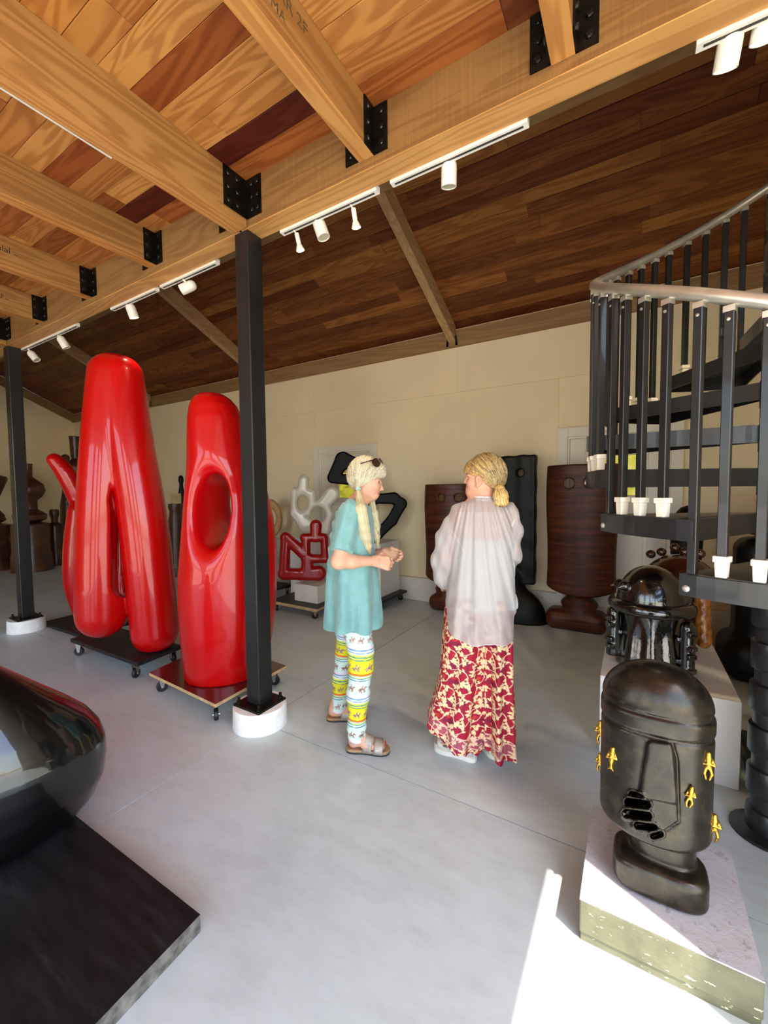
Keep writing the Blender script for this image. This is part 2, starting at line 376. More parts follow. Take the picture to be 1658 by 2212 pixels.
def bracket(parent, x, z0, z1, side, w_=.075, deep=.12, rows=3):
    """steel angle: one leg on the joist's side, one on the main beam's face"""
    s = side; y1 = MB_Y0
    a = MB().box(min(x, x + s * .007), max(x, x + s * .007), y1 - deep, y1 - .001, z0, z1)
    a.box(min(x, x + s * w_), max(x, x + s * w_), y1 - .0085, y1 - .001, z0, z1)
    pl = a.build('angle_plate', m_plate, parent)
    for i in range(rows):
        zz = z0 + (z1 - z0) * (i + .5) / rows
        for yy in ((deep * .72,) if deep < .13 else (deep * .45, deep * .82)): bolt_head(pl, (x + s * .007, y1 - yy, zz), (s, 0, 0))
        for xx in ((w_ * .6,) if w_ < .09 else (w_ * .42, w_ * .8)): bolt_head(pl, (x + s * xx, y1 - .0085, zz), (0, -1, 0))
joists = [(-.25, 0, 'short timber joist meeting the main beam right of the stamped joist'), (-1.11, 1, 'timber joist with faded black ink stamps, hung beside the black corner bracket'), (PX, 2, 'deep timber beam over the black post, white light rail on its side'), (-2.88, 0, 'timber joist with a long dark split left of the deep beam'), (-3.77, 3, 'timber joist with a row of dark ink letters'), (-4.66, 3, 'timber joist with faint ink letters near the outer black post'), (PX2, 2, 'deep timber beam meeting the outer black post')]
for x, kind, lab in joists:
    deep = kind == 2; hw = .058 if deep else .041; z0 = MB_Z0 if deep else 3.015
    j = empty('loft_beam' if deep else 'loft_joist', (x, 0, z0), lab, 'beam' if deep else 'joist')  # only the deep ones are beams; the shallow ones are joists
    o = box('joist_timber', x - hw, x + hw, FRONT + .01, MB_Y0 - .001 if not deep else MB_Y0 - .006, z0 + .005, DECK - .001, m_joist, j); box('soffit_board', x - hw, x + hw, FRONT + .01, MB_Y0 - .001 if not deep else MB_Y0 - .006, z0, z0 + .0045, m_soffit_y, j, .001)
    for s in (-1, 1):
        if deep: bracket(j, x + s * (hw + .0005), z0 + .045, DECK - .002, s, .12, .16, 3)
        else: bracket(j, x + s * (hw + .0005), z0 + (.0 if s > 0 else .005), DECK - .002, s, .075, .085, 3)
    if kind == 1:
        for k, (tx, sz, yy, zz) in enumerate((('C HARDRPAR 2F', .062, .80, 3.135), ('NO24 STERNL MA', .05, .74, 3.075))):
            text_mesh('ink_stamp', tx, sz, m_ink2, j, Matrix.Translation((x + hw + .0006, yy, zz)) @ Matrix.Rotation(math.pi / 2, 4, 'Z') @ Matrix.Rotation(math.pi / 2, 4, 'X'))
    if kind == 3:
        text_mesh('ink_letters', 'adflabitalal ..', .055, m_ink, j, Matrix.Translation((x + hw + .0006, .98 if x > -4 else 1.2, 3.115)) @ Matrix.Rotation(math.pi / 2, 4, 'Z') @ Matrix.Rotation(math.pi / 2, 4, 'X'))

# ------------------------------------------------------------------ steel posts on round footings
for x, lab in ((PX, 'inner'), (PX2, 'outer')):
    txt = ('square black steel post in front of the red sculpture with a hole', 'white painted round concrete footing under the post by the wheeled red sculpture') if lab == 'inner' else ('square black steel post beside the brown pottery totems', 'white painted round concrete footing under the far black post')
    c = np.array([x, PY]); hw = .055
    ft = MB().lathe([(.165, -.012), (.166, .0), (.163, .06), (.162, .12), (.157, .128), (.01, .129)], (c[0], c[1], 0), 48).build('concrete_footing', m_footing); auto_smooth(ft)
    tag(ft, txt[1], 'footing')
    p = empty('steel_post', (x, PY, .13), txt[0], 'post')
    o = box('post_tube', x - hw, x + hw, PY - hw, PY + hw, .142, MB_Z0 - .001, m_steel, p); bevel_smooth(o, .006, 2)
    pl = box('base_plate', x - .112, x + .112, PY - .112, PY + .112, .129, .142, m_plate, p)
    for sx in (-1, 1):
        for sy in (-1, 1): MB().lathe([(.016, 0), (.016, .012), (.009, .012), (.009, .035), (.001, .036)], (x + sx * .088, PY + sy * .088, .142), 10).build('anchor_bolt', m_plate, p)
    box('post_fin', x - .005, x + .005, MB_Y0 - .005, MB_Y1, MB_Z0 - .001, DECK - .01, m_plate, p)

# ------------------------------------------------------------------ light rails and spotlights on the back of the main beam
def rail(x0, x1, lab, y=1.85, z=2.965):
    r_ = empty('light_rail', ((x0 + x1) / 2, y, z), lab, 'light rail', 'light rails on the loft beam')
    box('rail_body', x0, x1, MB_Y1 + .0005, MB_Y1 + .036, z - .012, z + .02, m_white, r_)
    box('rail_slot', x0 + .02, x1 - .02, MB_Y1 + .012, MB_Y1 + .022, z - .0135, z - .012, m_rail_slot, r_)
rail(-1.79, -1.13, 'white light rail with two small bulbs and one capsule lamp'); rail(-1.05, -.40, 'white light rail with a single unlit capsule lamp right of the nearest rafter')
rail(.155, .42, 'short white light rail with two capsule lamps by the stair'); rail(-3.70, -3.06, 'white light rail with one lit lamp next to the tall red sculpture')
rail(-3.0, -2.37, 'white light rail with one lit round lamp left of the post'); rail(-5.5, -4.3, 'white light rail with two capsule lamps near the outer post')
r_ = empty('light_rail', (PX - .07, -.3, 2.985), 'white light rail along the deep beam over the entrance', 'light rail')
box('rail_body', PX - .0945, PX - .0585, -1.6, 1.06, 2.985, 3.018, m_white, r_); box('rail_slot', PX - .081, PX - .071, -1.5, 1.0, 2.9835, 2.985, m_rail_slot, r_)
t = NT('lamp_lens'); t.p(col='fff2d8', em=(1.0, .82, .52, 1), ems=14.0); m_lens = t.m
t = NT('lamp_lens_off'); t.p(col='c9c2a6', rough=.2); m_lens_off = t.m
def spot(x, z, aim, kind, lab, lit=0.0):
    """capsule head on a short arm; aim is the way it shines"""
    aim = np.array(aim, float); aim /= np.linalg.norm(aim); y = 1.885; top = np.array([x, MB_Y1 + .018, 2.953])
    r_ = empty('spotlight', (x, y, z), lab, 'spotlight', 'spotlights on the loft beam')
    A = axis_frame(aim); c = np.array([x, y, z])
    if kind == 'capsule':
        rr, L = .036, .115
        prof = [(.004, -L * .5), (rr * .5, -L * .47), (rr * .82, -L * .38), (rr * .97, -L * .25), (rr, -L * .1), (rr, L * .5), (rr * .9, L * .5), (rr * .86, L * .44), (.002, L * .44)]
        auto_smooth(MB().lathe(prof, c, 20, A).build('lamp_housing', m_white, r_), 50)
        MB().lathe([(.001, 0), (rr * .84, 0.0), (rr * .84, .003), (.001, .004)], c + aim * L * .445, 18, A).build('lamp_lens', m_lens if lit else m_lens_off, r_)
        MB().tube([top, c - aim * L * .05], .007, 8).build('lamp_arm', m_white, r_)
        end = c + aim * (L * .5 + .012)
    else:
        MB().lathe([(.011, -.045), (.013, -.04), (.013, .01), (.011, .012)], c, 12, A).build('lamp_socket', m_white, r_)
        auto_smooth(MB().lathe([(.012, .012), (.016, .02), (.025, .042), (.026, .046), (.022, .046), (.001, .044)], c, 16, A).build('lamp_bulb', m_white, r_), 50)
        MB().lathe([(.001, 0), (.021, .0), (.021, .002), (.001, .003)], c + aim * .0462, 14, A).build('lamp_lens', m_lens if lit else m_lens_off, r_)
        MB().tube([top, top + np.array([0, .02, -.012]), c - aim * .04 + np.array([0, -.004, 0]), c - aim * .03], .004, 8).build('lamp_arm', m_white, r_)
        end = c + aim * .06
    if lit:
        L_ = bpy.data.lights.new('spot_beam', 'SPOT'); L_.energy = lit; L_.spot_size = math.radians(75); L_.spot_blend = .8; L_.color = (1.0, .80, .52); L_.shadow_soft_size = .02
        lo = bpy.data.objects.new('lamp_light', L_); link(lo, r_, Matrix.Translation(Vector(end.tolist())) @ Vector(aim.tolist()).to_track_quat('-Z', 'Y').to_matrix().to_4x4())
spot(-1.70, 2.905, (.05, .3, -1), 'bulb', 'small white bulb lamp nearest the post on the two-bulb rail', 45)
spot(-1.535, 2.93, (.3, .15, -1), 'capsule', 'white capsule lamp between the two small bulb lamps')
spot(-1.30, 2.905, (.0, .3, -1), 'bulb', 'small white bulb lamp at the rafter end of the two-bulb rail', 45)
spot(-.765, 2.93, (-.12, .25, -1), 'capsule', 'white capsule lamp hanging alone from the longest right rail')
spot(.25, 2.945, (-.12, .5, -1), 'capsule', 'large-looking white capsule lamp next to the stair rail', 60)
spot(.345, 2.985, (-.1, .4, -1), 'capsule', 'capsule lamp at the end of the short rail by the stair', 30)
spot(-2.745, 2.915, (-.75, -.55, -.45), 'capsule', 'lit capsule lamp turned sideways left of the inner post', 24)
spot(-3.49, 2.92, (.05, .35, -1), 'capsule', 'lit capsule lamp over the tall red sculpture', 36)
spot(-4.70, 2.90, (.2, .5, -1), 'capsule', 'capsule lamp near the rafter beyond the tall red sculpture')
spot(-5.38, 2.89, (.6, .5, -1), 'capsule', 'capsule lamp close to the outer black post')

# ------------------------------------------------------------------ doors in the back wall
t = NT('door_glass_glow'); c = t.coord(); n1 = t.noise(c, 9, 3)
t.p(col='d8d24a', rough=.15, em=t.ramp(n1, [(.35, '6f7a1c'), (.5, 'c8c23a'), (.7, 'efe67a')]), ems=.8); m_glow = t.m
def door(idx, D, lab, win):
    d = box('door_%d' % idx, D[0] + .10, D[1] - .10, BACK + .006, BACK + .0119, .02, 2.01, m_door); tag(d, lab, None, kind='structure')
    y0 = BACK
    for a in ((D[0], D[0] + .10, 0.0, 2.11), (D[1] - .10, D[1], 0.0, 2.11), (D[0] + .10, D[1] - .10, 2.01, 2.11)):
        box('door_frame', a[0], a[1], y0 - .06, y0 + .011, a[2], a[3], m_door, d, .004)
    for a in ((D[0] + .10, D[0] + .118, 0.02, 2.01), (D[1] - .118, D[1] - .10, 0.02, 2.01), (D[0] + .118, D[1] - .118, 1.992, 2.01)):
        box('door_stop', a[0], a[1], y0 - .034, y0 + .0055, a[2], a[3], m_door, d)
    wx0, wx1, wz0, wz1 = win
    for a in ((D[0] + .12, wx0 - .05, .04, 1.98), (wx1 + .05, D[1] - .12, .04, 1.98), (wx0 - .05, wx1 + .05, .04, .2), (wx0 - .05, wx1 + .05, wz1 + .06, 1.98), (wx0 - .05, wx1 + .05, wz0 - .16, wz0 - .06)):
        box('door_rail', a[0], a[1], y0 - .020, y0 + .0055, a[2], a[3], m_door, d, .003)
    for a in ((wx0 - .05, wx0, wz0 - .06, wz1 + .06), (wx1, wx1 + .05, wz0 - .06, wz1 + .06), (wx0, wx1, wz1, wz1 + .06), (wx0, wx1, wz0 - .06, wz0)):
        box('pane_moulding', a[0], a[1], y0 - .034, y0 + .0055, a[2], a[3], m_door, d, .008)
    box('window_pane', wx0, wx1, y0 - .004, y0 + .004, wz0, wz1, m_glow, d)
    box('door_panel', wx0 - .02, wx1 + .02, y0 - .008, y0 + .0055, .26, wz0 - .22, m_door, d, .006)
door(1, D1, 'cream painted door with a small yellow lit pane behind the black ring sculpture', (-3.72, -3.44, 1.36, 1.72))
door(2, D2, 'cream painted door with a yellow lit pane behind the spiral stair', (-.40, .07, 1.385, 1.79))
# ------------------------------------------------------------------ spiral stair
SX, SY, SR, SA0, SS, SZ0, SRI = .50, 2.25, .70, 239.8, 29.66, 1.170, .178
m_tread = plain('stair_steel', '1b1b1d', .4, coat=.2, var=.25, scale=8)
m_treadtop = plain('stair_top', '4a443b', .45, var=.15, scale=8)
m_rail = plain('aluminium_rail', 'd6d0c2', .35, .75, var=.12, scale=10)
m_shoe = plain('baluster_shoe', 'e9e2d0', .5, var=.05, scale=20)
st = empty('spiral_staircase', (SX, SY, 0), 'black steel spiral staircase with aluminium handrail and white baluster shoes', 'staircase')
def pol(a, r_, z): q = math.radians(a); return (SX + r_ * math.cos(q), SY + r_ * math.sin(q), z)
auto_smooth(MB().lathe([(.12, 0), (.12, .012), (.075, .02), (.055, .03), (.055, 3.9), (.001, 3.9)], (SX, SY, 0), 24).build('centre_column', m_steel, st))
for k in range(-6, 10):
    z = SZ0 + k * SRI; a1 = SA0 - SS * k + SS; a0 = SA0 - SS * k
    n = 8; aa = [a0 - 1.5 + (a1 - a0 + 3) * i / n for i in range(n + 1)]
    outer = [pol(a, SR, 0)[:2] for a in aa]
    inn = [pol(a0 + SS * .15, .05, 0)[:2], pol(a1 - SS * .15, .05, 0)[:2]]
    # channel-shaped tread: plate, outer rim, two straight flanges
    m = MB(); poly = [inn[0]] + outer + [inn[1]]
    def slab(P2, za, zb):
        nn = len(P2); v = [(p[0], p[1], za) for p in P2] + [(p[0], p[1], zb) for p in P2]
        f = [tuple(range(nn))[::-1], tuple(range(nn, 2 * nn))] + [(i, (i + 1) % nn, nn + (i + 1) % nn, nn + i) for i in range(nn)]; m.add(v, f)
    slab(poly, z - .008, z)
    rimi = [pol(a, SR - .006, 0)[:2] for a in aa]
    for i in range(n): slab([outer[i], outer[i + 1], rimi[i + 1], rimi[i]], z - .07, z - .008)
    for e0, e1, sgn in ((outer[0], inn[0], 1), (outer[-1], inn[1], -1)):
        d = np.array(e1) - np.array(e0); d /= np.linalg.norm(d); nrm = np.array([-d[1], d[0]]) * .006 * (-sgn)
        slab([e0, e1, tuple(np.array(e1) + nrm), tuple(np.array(e0) + nrm)], z - .07, z - .008)
    tr = m.build('tread', m_tread, st)
    m = MB(); slab([pol(a0 + SS * .2, .08, 0)[:2]] + [pol(a, SR - .012, 0)[:2] for a in aa[1:-1]] + [pol(a1 - SS * .2, .08, 0)[:2]], z, z + .003); m.build('tread_top', m_treadtop, tr)
    MB().lathe([(.066, -.09), (.069, -.085), (.069, .02), (.066, .025)], (SX, SY, z - .02), 32).build('tread_collar', m_steel, tr, True)
    MB().lathe([(.011, 0), (.011, .004), (.006, .008), (.001, .0085)], pol(a0 + .3, SR, z - .045), 10, axis_frame([math.cos(math.radians(a0)), math.sin(math.radians(a0)), 0])).build('tread_bolt', m_rail, tr)
def rail_z(a): return 1.95 + .00600 * (258.4 - a)
def baluster(a, zb, shoe):
    c = pol(a, SR - .022, 0); zt = rail_z(a) - .03; q = math.radians(a); u = np.array([math.cos(q), math.sin(q), 0]) * .0125; v = np.array([-math.sin(q), math.cos(q), 0]) * .0125
    cc = np.array(c)
    def sq(za, zc, s0, s1): return [tuple(cc + u * s * sx + v * s * sy + np.array([0, 0, zz])) for zz, s in ((za, s0), (zc, s1)) for sx, sy in ((-1, -1), (1, -1), (1, 1), (-1, 1))]
    F8 = [(0, 3, 2, 1), (4, 5, 6, 7), (0, 1, 5, 4), (1, 2, 6, 5), (2, 3, 7, 6), (3, 0, 4, 7)]
    b = mobj('baluster', sq(zb, zt, 1, 1), F8, m_steel, st); bevel_smooth(b, .002, 1)
    if shoe:
        s = MB().add(sq(zb, zb + .048, 1.15, 1.3), F8).add(sq(zb + .048, zb + .067, 1.62, 1.62), F8).build('baluster_shoe', m_shoe, b); bevel_smooth(s, .002, 1)
    br = MB().add(sq(zt - .012, zt + .006, 1.15, 1.15), F8).tube([cc + np.array([0, 0, zt]), cc + np.array([0, 0, zt + .03])], .007, 8)
    t_ = np.array([-math.sin(q), math.cos(q), 0]); br.tube([cc + np.array([0, 0, zt + .004]), cc + t_ * .028 + np.array([0, 0, zt + .02])], .006, 6); br.build('rail_bracket', m_rail, b)
    MB().lathe([(.005, 0), (.005, .003), (.001, .0035)], cc + u * 1.0 + np.array([0, 0, zt - .035]), 8, axis_frame(u)).build('baluster_screw', m_rail, b)
for k in range(-3, 7):
    z = SZ0 + k * SRI; a0 = SA0 - SS * k
    baluster(a0 + .8, z + .003, False)
    for j in (1, 2, 3): baluster(a0 + SS * j / 4, z + .003, True)
pts = [pol(a, SR - .022, rail_z(a)) for a in np.linspace(SA0 - SS * 7, SA0 + SS * 4, 90)]
auto_smooth(MB().tube(pts, .021, 12).build('handrail', m_rail, st), 60)
# ------------------------------------------------------------------ signed-distance modelling (smooth carved and cast forms)
def smin(a, b, k): h = np.clip(.5 + .5 * (b - a) / k, 0, 1); return b + (a - b) * h - k * h * (1 - h)
def smax(a, b, k): return -smin(-a, -b, k)
def cap(P, a, b, ra, rb=None):
    a = np.asarray(a, float); b = np.asarray(b, float); rb = ra if rb is None else rb
    d = b - a; h = np.clip(((P - a) @ d) / (d @ d + 1e-12), 0, 1)
    return np.linalg.norm(P - a - h[:, None] * d, axis=1) - (ra + (rb - ra) * h)
def ell(P, c, r_, A=None):
    Q = P - np.asarray(c, float)
    if A is not None: Q = Q @ A
    r_ = np.asarray(r_, float); k0 = np.linalg.norm(Q / r_, axis=1); k1 = np.linalg.norm(Q / (r_ * r_), axis=1) + 1e-9
    return k0 * (k0 - 1) / k1
def rbox(P, c, h, rad, A=None):
    Q = P - np.asarray(c, float)
    if A is not None: Q = Q @ A
    q = np.abs(Q) - (np.asarray(h, float) - rad)
    return np.linalg.norm(np.maximum(q, 0), axis=1) + np.minimum(q.max(1), 0) - rad
def rotz(a): c, s = math.cos(a), math.sin(a); return np.array([[c, -s, 0], [s, c, 0], [0, 0, 1.0]])
def seg2(U, V, a, b, ra, rb=None):
    rb = ra if rb is None else rb; dx, dy = b[0] - a[0], b[1] - a[1]
    h = np.clip(((U - a[0]) * dx + (V - a[1]) * dy) / (dx * dx + dy * dy + 1e-12), 0, 1)
    return np.hypot(U - a[0] - h * dx, V - a[1] - h * dy) - (ra + (rb - ra) * h)
def extr(d2, wv, half, e):
    """2-D distance d2 given thickness 2*half with rounding e"""
    q0, q1 = d2 + e, np.abs(wv) - half + e
    return np.minimum(np.maximum(q0, q1), 0) + np.hypot(np.maximum(q0, 0), np.maximum(q1, 0)) - e
def sdf_mesh(fn, lo, hi, res, newton=2):
    lo = np.asarray(lo, float); hi = np.asarray(hi, float)
    n = np.ceil((hi - lo) / res).astype(int) + 1; B = 8; nb = (n + B - 1) // B; n = nb * B
    # coarse pass
    cc = np.stack(np.meshgrid(*[lo[i] + (np.arange(nb[i]) + .5) * B * res for i in range(3)], indexing='ij'), -1).reshape(-1, 3)
    dc = fn(cc); keep = np.abs(dc) < B * res * 1.25 + .012
    D = np.repeat(np.repeat(np.repeat(np.where(dc > 0, 1., -1.).reshape(nb), B, 0), B, 1), B, 2).astype(np.float32)
    idx = np.argwhere(keep.reshape(nb)); g = np.stack(np.meshgrid(*[np.arange(B)] * 3, indexing='ij'), -1).reshape(-1, 3)
    for s in range(0, len(idx), 400):
        ii = (idx[s:s + 400, None, :] * B + g[None]).reshape(-1, 3)
        D[ii[:, 0], ii[:, 1], ii[:, 2]] = fn(lo + ii * res)
    S = D < 0
    c8 = [S[i:n[0] - 1 + i, j:n[1] - 1 + j, k:n[2] - 1 + k] for i in (0, 1) for j in (0, 1) for k in (0, 1)]
    cnt = sum(c.astype(np.int8) for c in c8); act = (cnt > 0) & (cnt < 8)
    A_ = np.argwhere(act); vid = -np.ones(act.shape, np.int32); vid[act] = np.arange(len(A_))
    acc = np.zeros((len(A_), 3)); num = np.zeros(len(A_))
    off = [(i, j, k) for i in (0, 1) for j in (0, 1) for k in (0, 1)]
    for o1 in off:
        for ax in range(3):
            if o1[ax]: continue
            o2 = list(o1); o2[ax] = 1
            d1 = D[A_[:, 0] + o1[0], A_[:, 1] + o1[1], A_[:, 2] + o1[2]]; d2 = D[A_[:, 0] + o2[0], A_[:, 1] + o2[1], A_[:, 2] + o2[2]]
            m = (d1 < 0) != (d2 < 0); tt = d1 / (d1 - d2 + 1e-20)
            p = np.tile(np.array(o1, float), (len(A_), 1)); p[:, ax] += tt
            acc[m] += p[m]; num[m] += 1
    Vx = lo + (A_ + acc / num[:, None]) * res
    F_ = []
    for ax in range(3):
        sl0 = [slice(1, n[i] - 1) for i in range(3)]; sl1 = list(sl0); sl0[ax] = slice(0, n[ax] - 1); sl1[ax] = slice(1, n[ax])
        a, b = S[tuple(sl0)], S[tuple(sl1)]; e = np.argwhere(a != b); base = np.array([1, 1, 1]); base[ax] = 0; e = e + base
        u, v = [(1, 2), (2, 0), (0, 1)][ax]
        def at(du, dv): q = e.copy(); q[:, u] -= du; q[:, v] -= dv; return vid[q[:, 0], q[:, 1], q[:, 2]]
        q4 = np.stack([at(1, 1), at(0, 1), at(0, 0), at(1, 0)], 1)
        inside = S[e[:, 0], e[:, 1], e[:, 2]]; q4[~inside] = q4[~inside][:, ::-1]; F_.append(q4)
    F_ = np.vstack(F_)
    for _ in range(newton):
        h = res * .25; d0 = fn(Vx); gr_ = np.stack([(fn(Vx + np.eye(3)[i] * h) - d0) / h for i in range(3)], 1)
        g2 = (gr_ ** 2).sum(1) + 1e-6; st_ = (d0 / np.maximum(g2, .2))[:, None] * gr_
        L = np.linalg.norm(st_, axis=1); st_ *= np.minimum(1, res * .7 / (L + 1e-12))[:, None]; Vx = Vx - st_
    return Vx, F_
def sdf_obj(name, fn, lo, hi, res, mat, parent=None, newton=2):
    V, F_ = sdf_mesh(fn, lo, hi, res, newton)
    return mobj(name, V, F_, mat, parent, True)
class Frame:
    """upright plane through a ground point, square to the line of sight: pixels become real points on it"""
    def __init__(s, c):
        s.c = np.array([c[0], c[1], 0.0]); d = s.c / np.linalg.norm(s.c); s.w = d; s.u = np.array([d[1], -d[0], 0]); s.A = np.array([s.u, s.w, [0, 0, 1.0]]).T
    def pt(s, px, py, d=0.0):
        r_ = ray(px, py); t_ = ((s.c + s.w * d - CC) @ s.w) / (r_ @ s.w); return CC + r_ * t_
    def rad(s, px, py, n, d=0.0): return np.linalg.norm(s.pt(px + n, py, d) - s.pt(px, py, d))
    def loc(s, P): Q = P - s.c; return Q @ s.u, Q @ s.w, P[:, 2]
    def uz(s, px, py, d=0.0): p = s.pt(px, py, d) - s.c; return np.array([p @ s.u, p[2]])
def to_px(P):
    Q = P - CC; dd = Q @ CF; return CX + F_PX * (Q @ CR) / dd, CY - F_PX * (Q @ CU) / dd, dd / F_PX
def uz_loft(fr, rows, depth):
    """rows: (py, px_left, px_right); returns z, centre u, half-width arrays sorted by z"""
    L = []
    for py, a, b in rows:
        p, q = fr.uz(a, py), fr.uz(b, py); L.append(((p[1] + q[1]) / 2, (p[0] + q[0]) / 2, (q[0] - p[0]) / 2))
    L = np.array(sorted(L)); return L[:, 0], L[:, 1], L[:, 2]

# ------------------------------------------------------------------ sculpture materials
def gloss(name, col, rough=.06, var=.04, coat=1.0):
    t = NT(name); c = t.coord(); f = t.noise(c, 2.5, 2); b = rgb(col)[:3]
    t.p(col=t.ramp(f, [(.3, tuple(x * (1 - var) for x in b)), (.7, b)]), rough=.3, coat=coat, coatr=rough, spec=.22); return t.m
m_red = gloss('red_lacquer', 'b60507', .03, coat=.5); m_red2 = gloss('red_lacquer_small', '9c090c', .05, coat=.5); m_black = plain('black_lacquer', '040405', .38, var=.1, spec=.12)
m_navy = gloss('navy_lacquer', '0c1030', .05); m_marble = gloss('white_gloss_stone', 'e6dfcc', .12, .08)
m_blackmatt = plain('black_patina', '0b0a09', .45, var=.4, scale=14, bump=.4, bscale=22, spec=.25)
m_ply = plain('dolly_black', '17171a', .5, var=.2, scale=12); m_wheel = plain('wheel_rubber', '0d0d0e', .5); m_chrome = plain('caster_zinc', 'b8b6b0', .25, .95)
m_plyedge = plain('plywood_edge', 'c9a878', .7, var=.15, scale=30); m_maroon = plain('maroon_board', '4a1a18', .22, coat=.5, var=.15, scale=5)
m_plinth = plain('plinth_white', 'e4e2dc', .55, var=.03, scale=3)
def caster(parent, x, y, z1, a=0.3):
    """swivel caster: wheel on the floor, fork under the board"""
    rr = .038; c = np.array([x, y, rr]); ax = np.array([math.cos(a), math.sin(a), 0])
    wv = MB().lathe([(.008, -.013), (rr * .86, -.013), (rr, -.008), (rr, .008), (rr * .86, .013), (.008, .013)], c, 18, axis_frame(ax)).build('caster_wheel', m_wheel, parent); auto_smooth(wv)
    f = MB()
    for s in (-1, 1):
        p = c + ax * s * .017; t_ = np.array([-ax[1], ax[0], 0])
        f.add(*(lambda q: (q, [(0, 1, 2, 3), (7, 6, 5, 4), (0, 4, 5, 1), (1, 5, 6, 2), (2, 6, 7, 3), (3, 7, 4, 0)]))([tuple(p + t_ * a_ + ax * b_ + np.array([0, 0, z_])) for b_ in (-.0015, .0015) for a_, z_ in ((-.008, -.008), (.008, -.008), (.022, z1 - rr - .004), (-.022, z1 - rr - .004))]))
    f.box(x - .026, x + .026, y - .026, y + .026, z1 - .005, z1); fk = f.build('caster_fork', m_chrome, wv)
    MB().lathe([(.009, -.021), (.009, .021)], c, 10, axis_frame(ax)).build('axle_bolt', m_chrome, wv)
def dolly(name, lab, pts, ztop, mat, thick=.02, edge=None, cast=True, z0=None, batten=True):
    """pts: four corners (x, y) of the board"""
    pts = np.array([(p[0], p[1]) for p in pts]); c = pts.mean(0)
    d = empty(name, (c[0], c[1], 0), lab, 'dolly')
    zb = ztop - thick
    b = prism('board', [(p[0], p[1], zb) for p in pts], (0, 0, thick * (1 if edge is None else .999)), edge or mat, d)
    if edge: prism('board_top', [(p[0], p[1], ztop - .0012) for p in (pts - c) * 1.0005 + c], (0, 0, .0018), mat, d)
    if batten:
        for i in (0, 2):
            a, b_ = pts[i], pts[(i + 1) % 4]; e = (b_ - a) / np.linalg.norm(b_ - a); inn = (c - (a + b_) / 2); inn /= np.linalg.norm(inn)
            a2 = a + e * .04 + inn * .03; b2 = b_ - e * .04 + inn * .03
            prism('batten', [(*a2, zb - .022), (*b2, zb - .022), (*(b2 + inn * .05), zb - .022), (*(a2 + inn * .05), zb - .022)], (0, 0, .0215), m_plyedge if edge else mat, d)
    if cast:
        zc = zb - (.022 if batten else 0)
        for p in pts: q = p + (c - p) / np.linalg.norm(c - p) * .085; caster(d, q[0], q[1], zc, R.uniform(0, 3))
    return d

# ------------------------------------------------------------------ tall red two-lobed sculpture
fA = Frame(G(290, 1400, .14)[:2]); q = fA
def capx(P, fr, a, b, ra, rb, da=0., db=0.): return cap(P, fr.pt(*a, da), fr.pt(*b, db), fr.rad(*a, ra, da), fr.rad(*b, rb, db))
def poly_px(P, fr, nodes):
    """tapering limb through (px, py, radius px, depth) nodes, resampled so that it bends smoothly"""
    N = np.array(nodes, float); tt = np.linspace(0, len(N) - 1, (len(N) - 1) * 4 + 1); k = np.arange(len(N)); d = None
    def cr(col):
        m = np.gradient(N[:, col]); i = np.minimum(tt.astype(int), len(N) - 2); f = tt - i; h00, h10, h01, h11 = 2 * f**3 - 3 * f**2 + 1, f**3 - 2 * f**2 + f, -2 * f**3 + 3 * f**2, f**3 - f**2
        return h00 * N[i, col] + h10 * m[i] + h01 * N[i + 1, col] + h11 * m[i + 1]
    Q = np.stack([cr(c_) for c_ in range(4)], 1); pts = [fr.pt(q[0], q[1], q[3]) for q in Q]; rr = [fr.rad(q[0], q[1], q[2], q[3]) for q in Q]
    for a in range(len(Q) - 1): e = cap(P, pts[a], pts[a + 1], rr[a], rr[a + 1]); d = e if d is None else np.minimum(d, e)
    return d
def red_tall(P):
    l = poly_px(P, fA, [(243, 812, 54, .06), (233, 940, 57, .05), (226, 1080, 60, .04), (222, 1210, 60, .03), (221, 1326, 58, .02)])
    r_ = poly_px(P, fA, [(262, 812, 49, 0), (283, 960, 51, -.05), (306, 1100, 53, -.09), (322, 1230, 53, -.11), (335, 1364, 51, -.12)])
    px, py, sc = to_px(P); fr_ = (P - fA.c) @ fA.w < .05
    hol = smin(seg2(px, py, (262, 935), (262, 1080), 10, 24), seg2(px, py, (262, 1080), (268, 1262), 24, 28), 8) * sc
    l = np.where(fr_, smax(l, -smax(hol, -(l + .09), .05), .02), l)
    d = smin(l, r_, .03)
    return smax(d, .146 - P[:, 2], .02)
c = fA.c
o = sdf_obj('red_sculpture', red_tall, c - [.75, .75, -.1], c + [.75, .75, 2.85], .012, m_red)
tag(o, 'tall glossy red sculpture of two leaning lobes with a deep fold, on a black dolly', 'sculpture')
pA = [G(152, 1380, .145), G(297, 1432, .145), G(392, 1394, .145), G(245, 1352, .145)]
dolly('sculpture_dolly', 'ragged black dolly under the tall red two-lobed sculpture', [p[:2] for p in pA], .145, m_ply, .03, None, True, batten=False)

